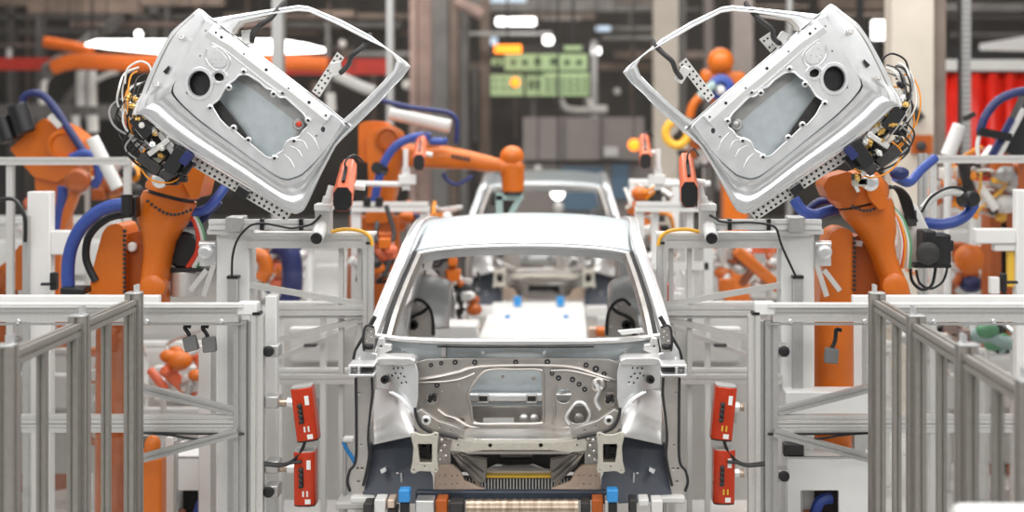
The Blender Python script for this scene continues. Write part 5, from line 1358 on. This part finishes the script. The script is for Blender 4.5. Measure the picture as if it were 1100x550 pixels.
cluster(1075, 362, 36, 22, 11.05, 14, 'green and pink fittings on the tray at the right edge', 33, ['cgreen','teal','dark','alu','cgreen','rosy'])
cluster(30, 360, 40, 50, 11.2, 14, 'pink and pale fittings behind the near left fence panel', 35, ['white','rosy','alu','teal','cwhite'])
cluster(40, 248, 30, 60, 13.6, 12, 'pale hoses and boxes beside the white post at the far left', 37, ['alu','tan','alu_g','cwhite','salmon'])
# big blue hose arcs behind the left guard
MB().tube([P(x,y,12) for x,y in ((296,262),(310,270),(314,292),(312,318),(306,340),(304,400),(304,fy(12)))], .085, 12).build('blue_hose', M['blue_d'], label='thick dark blue hose behind the left station guard', cat='hose')
MB().tube([P(x,y,11.9) for x,y in ((270,274),(282,276),(286,290),(280,300))], .06, 12).build('orange_hose', M['orange'], label='orange hose elbow behind the left station guard', cat='hose')
MB().bar(P(790,268,12.6), P(838,310,12.6), .14, .1).build('arm_link', M['orange'], label='slanting orange robot arm behind the right station guard', cat='robot arm', bevel=.02)
MB().bar(P(780,267,12.8), P(838,267,12.8), .06, .08).build('salmon_bar', M['salmon'], label='salmon bar across the top of the right station guard', cat='bar')
t = thing('red_device', 'red cylinder device just right of the near car pillar', 'scanner', P(716, 335, 11.6))
part(t, 'housing', MB().cyl(P(717,304,11.6), P(717,333,11.6), .05), 'red', bevel=.01); part(t, 'bracket', MB().bar(P(720,318,11.6), P(732,318,11.6), .09, .06), 'white', bevel=.01); part(t, 'post', MB().bar(P(731,310,11.6), P(731,fy(11.6),11.6), .06, .06), 'white')
# grey back fences
def rail_fence(x0, x1, y, Y, posts, label):
    t = thing('guard_rail', label, 'guard rail', P((x0+x1)/2, fy(Y), Y))
    part(t, 'rail', MB().prof(P(x0,y,Y), P(x1,y,Y), .05, .055), 'alu')
    for x in posts: b = MB(); b.rect(P, x-3.5, y-3, x+3.5, fy(Y), Y, .05); part(t, 'post', b, 'alu')
    b = MB(); b.rect(P, x0, y+5, x1, fy(Y)-30, Y+.03, .006); part(t, 'pane', b, 'pane2')
rail_fence(-40, 138, 173, 10.6, (-30, 10, 136), 'grey guard rail in front of the far left robot')
rail_fence(1003, 1150, 171, 10.6, (1003, 1140), 'grey guard rail in front of the right edge clamps')
b = MB(); b.prof(P(991,165,10.4), (P(991,0,10.4).x, 10.4, 0), .06, .06); b.build('guard_post', M['alu_g'], label='grey guard post just right of the right robot wrist', cat='post')
# white posts and arms
t = thing('white_post', 'tall white post at the far left behind the blue hose', 'post', P(40, fy(10.2), 10.2))
b = MB(); b.rect(P, 29, 206, 54, fy(10.2), 10.2, .1); part(t, 'post', b, 'white', bevel=.008)
b = MB(); b.rect(P, 24, 232, 30, fy(10.2), 10.15, .08); part(t, 'cable_duct', b, 'alu_g')
b = MB(); b.rect(P, 54, 248, 78, 274, 10.2, .1); part(t, 'arm', b, 'white', bevel=.01)
b = MB(); b.rect(P, 53, 293, 60, 312, 10.1, .06); b.rect(P, 43, 304, 60, 307, 10.1, .04); part(t, 'latch', b, 'black', bevel=.006)
part(t, 'cable', MB().tube([P(x,y,10.1) for x,y in ((0,214),(14,214),(22,222),(27,236),(27,260))], .014, 8), 'black')
t = thing('white_post', 'tall white post with an arm at the far right', 'post', P(1095, fy(10.2), 10.2))
b = MB(); b.rect(P, 1092, 204, 1118, fy(10.2), 10.2, .1); part(t, 'post', b, 'white', bevel=.008)
b = MB(); b.rect(P, 1048, 246, 1092, 262, 10.2, .1); b.rect(P, 1068, 262, 1092, 270, 10.22, .08); part(t, 'arm', b, 'white', bevel=.01)
b = MB(); b.rect(P, 1083, 270, 1091, 308, 10.25, .05); part(t, 'stripe', b, 'yellow')
b = MB(); b.rect(P, 1076, 294, 1082, 314, 10.1, .06); b.rect(P, 1080, 302, 1094, 305, 10.1, .04); part(t, 'latch', b, 'black', bevel=.006)
b = MB(); b.rect(P, 1064, 298, 1074, 316, 10.1, .06); b.build('white_bracket', M['white'], label='small white bracket on the right guard frame rail', cat='bracket', bevel=.005)
t = thing('orange_cabinet', 'brownish orange column behind the white arm at the right edge', 'robot column', P(1074, fy(12.4), 12.4))
b = MB(); b.rect(P, 1064, 200, 1092, fy(12.4), 12.4, .3); part(t, 'column', b, 'orange_d', bevel=.02)
part(t, 'joint_cap', MB().lathe(P(1040,278,12.2),(0,-1,0),[(0,.12),(.05,.12),(.08,.08)],20), 'orange')
# machine housings behind the guard frames: white cabinets, frames, tables
def cabinet(x0, y0, x1, Y, label, opening=None, mt='white', th=.5, name='machine_cabinet'):
    t = thing(name, label, 'cabinet', P((x0+x1)/2, fy(Y), Y))
    out = [(x0,y0),(x1,y0),(x1,fy(Y)-.5),(x0,fy(Y)-.5)]
    part(t, 'front_panel', MB().plate(P, out, Y, .03, [rounded(opening, 1.5)] if opening else []), mt, bevel=.004)
    b = MB(); b.rect(P, x0, y0, x1, y0+1.5, Y, th); b.rect(P, x0, y0, x0+2, fy(Y)-.5, Y+.03, th); b.rect(P, x1-2, y0, x1, fy(Y)-.5, Y+.03, th); part(t, 'carcass', b, mt)
    if opening:
        b = MB(); b.rect(P, opening[0][0]-6, opening[0][1]-6, opening[2][0]+6, fy(Y)-1, Y+th, .03); part(t, 'back_panel', b, 'dark')
        part(t, 'inner_motor', MB().cyl(P(opening[0][0]+10, opening[0][1]+22, Y+.12), P(opening[0][0]+12, opening[0][1]+70, Y+.12), .06), 'orange_d')
        part(t, 'inner_hose', MB().tube([P(opening[1][0]-8,opening[0][1]+8,Y+.10),P(opening[1][0]-22,opening[0][1]+14,Y+.09),P(opening[1][0]-30,opening[0][1]+50,Y+.15)], .035), 'blue')
    return t
cabinet(175, 491, 253, 9.9, 'white machine cabinet with a dark opening behind the left guard frame', [(209,528),(209,527),(244,527),(244,620)] and [(180,527),(238,527),(238,640),(180,640)])
cabR = cabinet(846, 491, 938, 8.84, 'white machine cabinet with a dark opening behind the right guard frame', [(860,527),(901,527),(901,640),(860,640)], th=.24)
b = MB(); b.rect(P, 844, 421, 936, 446, 8.84, .18); part(cabR, 'top_box', b, 'white', bevel=.008)
b = MB(); b.rect(P, 918, 446, 930, 491, 8.86, .1); part(cabR, 'upright', b, 'alu_g')
t = thing('orange_motor', 'orange motor column behind the left guard frame brace', 'motor', P(162, fy(9.0), 9.0))
b = MB(); b.rect(P, 150, 492, 173, fy(9.0), 9.0, .14); part(t, 'column', b, 'orange', bevel=.02)
part(t, 'cap', MB().ball(P(164,478,9.05), .05, 1, 1, 1.2), 'orange'); part(t, 'dark_cap', MB().ball(P(157,480,9.15), .06, 1, 1, 1.1), 'dark')
part(t, 'neck', MB().cyl(P(163,482,9.08), P(162,496,9.08), .05), 'orange')
for (x0, x1, y0, Y, mt, lb) in ((232,247,345,9.3,'white','white square column behind the left guard frame, nearest its post'), (178,186,470,9.5,'white','thin white column right of the orange motor column'),
        (213,226,372,9.6,'white','white column with a grey edge behind the two hanging sensors'), (849,863,345,9.4,'white','white square column left of the right robot pedestal'),
        (917,926,345,10.2,'white','white column right of the right robot pedestal'), (857,867,340,9.05,'white','white perforated column touching the right robot pedestal')):
    b = MB(); b.rect(P, x0, y0, x1, fy(Y), Y, .1); o = b.build('white_column', M[mt], label=lb, cat='column', bevel=.006)
    b = MB(); b.rect(P, x1-.5, y0+4, x1+(6 if x1-x0 > 8 else 3), fy(Y)-1, Y+.02, .06); b.build('duct', M['alu_g'], o)
# low white frames along both sides of the line
def bench(m, x0, x1, y0, Y, label, braces=True):
    t = thing('workbench', label, 'machine frame', m((x0+x1)/2, fy(Y), Y))
    part(t, 'top', MB().prof(m(x0,y0,Y), m(x1,y0,Y), .08, .08), 'white')
    part(t, 'middle', MB().prof(m(x0,y0+70,Y), m(x1,y0+70,Y), .06, .06), 'white')
    for x in (x0+4, (x0*.45+x1*.55), x1-4):
        b = MB(); b.rect(m, x-3, y0, x+3, fy(Y)-.5, Y, .06); part(t, 'leg', b, 'white', bevel=.004)
    if braces: part(t, 'brace', MB().bar(m(x0,y0+55,Y-.02), m(x1,y0+20,Y-.02), .035, .035), 'alu')
    b = MB(); b.rect(m, x0+4, y0+6, x1-4, fy(Y)-40, Y+.35, .02); part(t, 'back_panel', b, 'white2')
    b = MB(); b.rect(m, x0+14, y0+22, x1-20, y0+60, Y+.2, .1); part(t, 'tray', b, 'white', bevel=.02)
    b = MB(); b.rect(m, x0+20, y0+100, x0+45, y0+125, Y+.1, .1); part(t, 'bracket', b, 'alu_g', bevel=.01)
    b = MB(); b.rect(m, x0+30, y0+40, x0+44, y0+43, Y-.1, .05); part(t, 'gripper_bar', b, 'dark', bevel=.006)
    return t
bench(Map(), 296, 388, 330, 10.6, 'white bench frame between the left station frame and the near car')
bench(Map(a=1107), 296, 388, 330, 10.6, 'white bench frame between the right station frame and the near car')
bench(Map(), 150, 290, 372, 12.0, 'white bench frame far behind the left guard frame')
bench(Map(a=1107), 150, 290, 372, 12.0, 'white bench frame far behind the right guard frame')
bench(Map(), -40, 120, 380, 11.3, 'white bench frame behind the left fence', False)
bench(Map(a=1090), -60, 110, 380, 11.6, 'white bench frame behind the right fence', False)
bench(Map(), 380, 470, 345, 14.5, 'white bench frame left of the slatted table', False)
bench(Map(a=1112), 380, 470, 345, 14.5, 'white bench frame right of the slatted table', False)
bench(Map(), 250, 400, 262, 16.5, 'white frame far behind the left station frame', False)
bench(Map(a=1107), 250, 400, 262, 17.6, 'white frame far behind the right station frame', False)
bench(Map(), -20, 130, 236, 15.5, 'white frame far behind the left robot', False)
bench(Map(a=1107), -20, 130, 225, 15.5, 'white frame far behind the right robot', False)
# white portal frames far back
def portal(x0, x1, y0, Y, label, w=8):
    t = thing('white_portal', label, 'portal frame', P((x0+x1)/2, fy(Y), Y))
    b = MB(); b.rect(P, x0, y0, x1, y0+w, Y, .12); part(t, 'beam', b, 'white', bevel=.01)
    for x in (x0, x1-w): b = MB(); b.rect(P, x, y0+w, x+w, fy(Y)-.5, Y, .1); part(t, 'leg', b, 'white', bevel=.01)
portal(676, 730, 193, 14.2, 'white portal frame right of the far car roof')
portal(700, 745, 218, 12.4, 'white portal frame left of the right station frame')
# near right white top, far out of focus
t = thing('white_cover', 'white cover close to us at the bottom right corner', 'cover', (P(1065,0,5.0).x, 5.0, 0))
b = MB(); b.rect(P, 1032, 551, 1150, 580, 5.0, .16); part(t, 'lid', b, 'white', bevel=.03)
b = MB(); b.hexa((P(1036,0,5.0).x, 5.02, 0), (P(1146,0,5.0).x, 5.14, P(0,579,5.0).z)); part(t, 'body', b, 'white2')
b = MB(); b.rect(P, 1076, 556, 1120, 566, 4.98, .03); part(t, 'edge_strip', b, 'orange')
b = MB(); b.hexa((P(376,0,8.0).x, 8.0, .85), (P(390,0,8.0).x, 8.1, P(0,544,8).z)); 
t = thing('blue_clip', 'thin blue hose clip standing left of the near car body', 'clip', P(372, 545, 8.3))
part(t, 'hose', MB().tube([P(x,y,8.3) for x,y in ((369,474),(372,482),(378,491),(382,499))], .012, 8), 'blueblk')
b = MB(); b.rect(P, 368, 472, 372, fy(8.35), 8.35, .04); part(t, 'rod', b, 'alu_g', bevel=.004); b = MB(); b.rect(P, 360, 540, 392, 548, 8.2, .2); part(t, 'foot', b, 'white2', bevel=.01)
b = MB(); b.rect(P, 368, 470, 380, 476, 8.28, .06); part(t, 'head', b, 'white', bevel=.01)
# ---------------------------------------------------------------- light, camera, colour
def area(name, loc, tgt, sx, sy, e, col=(1, 1, 1)):
    l = bpy.data.lights.new(name, 'AREA'); l.shape = 'RECTANGLE'; l.size = sx; l.size_y = sy; l.energy = e; l.color = col
    o = bpy.data.objects.new(name, l); COL.objects.link(o); o.location = loc
    o.rotation_euler = (Vector(tgt)-Vector(loc)).to_track_quat('-Z', 'Y').to_euler(); return o
area('unseen_light', (-2.2, 6.5, 7.2), (-1.0, 8.6, 1.4), 1.2, 7, 200, (1, .985, .96))
area('unseen_light', (2.4, 6.5, 7.2), (1.0, 8.6, 1.4), 1.2, 7, 200, (1, .985, .96))
area('unseen_light', (-2.5, 13.5, 7.0), (-2, 13.5, 0), 1.2, 6, 260, (1, .985, .96))
area('unseen_light', (2.5, 13.5, 7.0), (2, 13.5, 0), 1.2, 6, 260, (1, .985, .96))
area('unseen_light', (-3.2, -1.5, 6.8), (-.6, 8.2, 2.2), 5, .8, 150, (1, .99, .97))  # strip added behind the camera to brighten surfaces facing it
area('unseen_light', (3.2, -1.5, 6.8), (.6, 8.2, 2.2), 5, .8, 150, (1, .99, .97))  # its twin, likewise added to brighten front faces
area('unseen_light', (0, 19.5, 7.2), (0, 16.5, 1.5), 7, 1.0, 170, (1, .985, .96))  # added to brighten the pillars of the far car
area('unseen_light', (-5, 22, 7.6), (-5, 30, 2), 6, 1.5, 500, (1, .93, .86))  # added out of view to lift the black background
area('unseen_light', (5, 22, 7.6), (5, 30, 2), 6, 1.5, 500, (1, .93, .86))  # second lamp added to lift the background
area('unseen_light', (0, 32, 8.2), (0, 44, 3), 14, 1.5, 500, (1, .93, .86))  # added to brighten the back of the hall
w = bpy.data.worlds.new('hall_ambient'); SC.world = w; w.use_nodes = True
nt = w.node_tree; bg = nt.nodes['Background']
tc = nt.nodes.new('ShaderNodeTexCoord'); sx = nt.nodes.new('ShaderNodeSeparateXYZ'); rp = nt.nodes.new('ShaderNodeValToRGB')
mr = nt.nodes.new('ShaderNodeMapRange'); mr.inputs['From Min'].default_value = -1; mr.inputs['From Max'].default_value = 1
nt.links.new(tc.outputs['Generated'], sx.inputs[0]); nt.links.new(sx.outputs['Z'], mr.inputs['Value']); nt.links.new(mr.outputs['Result'], rp.inputs['Fac'])
cr = rp.color_ramp                                   # made-up surround for fill and reflections: dark below, bright overhead
cr.elements[0].position = 0; cr.elements[0].color = (.12, .115, .11, 1)
cr.elements[1].position = 1; cr.elements[1].color = (1, 1, 1, 1)
for pos, v in ((.44, .20), (.50, .43), (.57, .55), (.70, 1.0)):
    e = cr.elements.new(pos); e.color = (v, v*.99, v*.97, 1)
nt.links.new(rp.outputs['Color'], bg.inputs['Color']); bg.inputs['Strength'].default_value = .95
cam = bpy.data.cameras.new('camera'); co = bpy.data.objects.new('camera', cam); COL.objects.link(co)
co.location = (0, 0, H); co.rotation_euler = (R(90), 0, 0)
cam.sensor_width = 36; cam.sensor_fit = 'HORIZONTAL'; cam.lens = 36*F/1100
cam.shift_x = -(CX-550)/1100; cam.shift_y = -(275-CY)/1100
cam.clip_end = 200
cam.dof.use_dof = True; cam.dof.focus_distance = 8.15; cam.dof.aperture_fstop = .95
SC.camera = co
vs = SC.view_settings; vs.view_transform = 'Standard'; vs.look = 'None'; vs.gamma = 1; vs.use_curve_mapping = False; vs.exposure = -.08
SC.cycles.use_denoising = True; SC.cycles.max_bounces = 8; SC.cycles.transparent_max_bounces = 24
# ---------------------------------------------------------------- repeats share a group phrase
GROUPS = {'safety_fence': 'see-through safety fences', 'machine_guard': 'aluminium machine guards', 'assembly_station': 'white stations under the doors', 'laser_scanner': 'salmon laser scanners',
    'red_scanner': 'red scanners beside the near car', 'scanner_cable': 'cables of the red scanners', 'proximity_sensor': 'hanging proximity sensors', 'line_camera': 'cameras on the rail ends',
    'welding_robot': 'robots holding the doors', 'door_gripper': 'grippers under the doors', 'vehicle_door_shell': 'car doors in the grippers', 'sensor_stand': 'white sensor stands',
    'orange_robot': 'orange robots in the distance', 'tooling_rack': 'clamps and hoses on racks', 'workbench': 'white bench frames', 'white_portal': 'white portal frames', 'white_column': 'white columns behind the guards',
    'machine_cabinet': 'white machine cabinets', 'white_post': 'white posts with arms', 'guard_rail': 'grey guard rails', 'white_pole': 'slanting white poles', 'pole_clamp': 'dark pole clamps', 'globe_lamp': 'round hall lamps',
    'tray_lamp': 'tray lamps in the hall', 'white_duct': 'pale ducts', 'orange_duct': 'orange ducts', 'crane_beam': 'red crane beams', 'locating_pin': 'blue locating blocks', 'cross_rail': 'white cross rails',
    'orange_motor': 'small orange motors', 'grey_conduit': 'thin grey conduits'}
for o in [x for x in COL.objects if x.parent is None]:
    k = o.name.split('.')[0]
    if k in GROUPS and 'category' in o: o['group'] = GROUPS[k]

# rods that hang lamps, ducts and beams from the hall ceiling
for o in [x for x in COL.objects if x.parent is None and x.type == 'MESH' and 'category' in x]:
    if o.name.split('.')[0] in ('tray_lamp', 'globe_lamp', 'strip_light', 'white_duct', 'orange_duct', 'crane_beam', 'brown_duct', 'grey_conduit', 'beam_strut', 'lamp_hood', 'beacon'):
        h = max(v.co.z for v in o.data.vertices)
        MB().cyl(o.location+Vector((0, 0, h-.03)), Vector((o.location.x, o.location.y, 8.62)), .009, n=6).build('hanger', M['dark'], o)
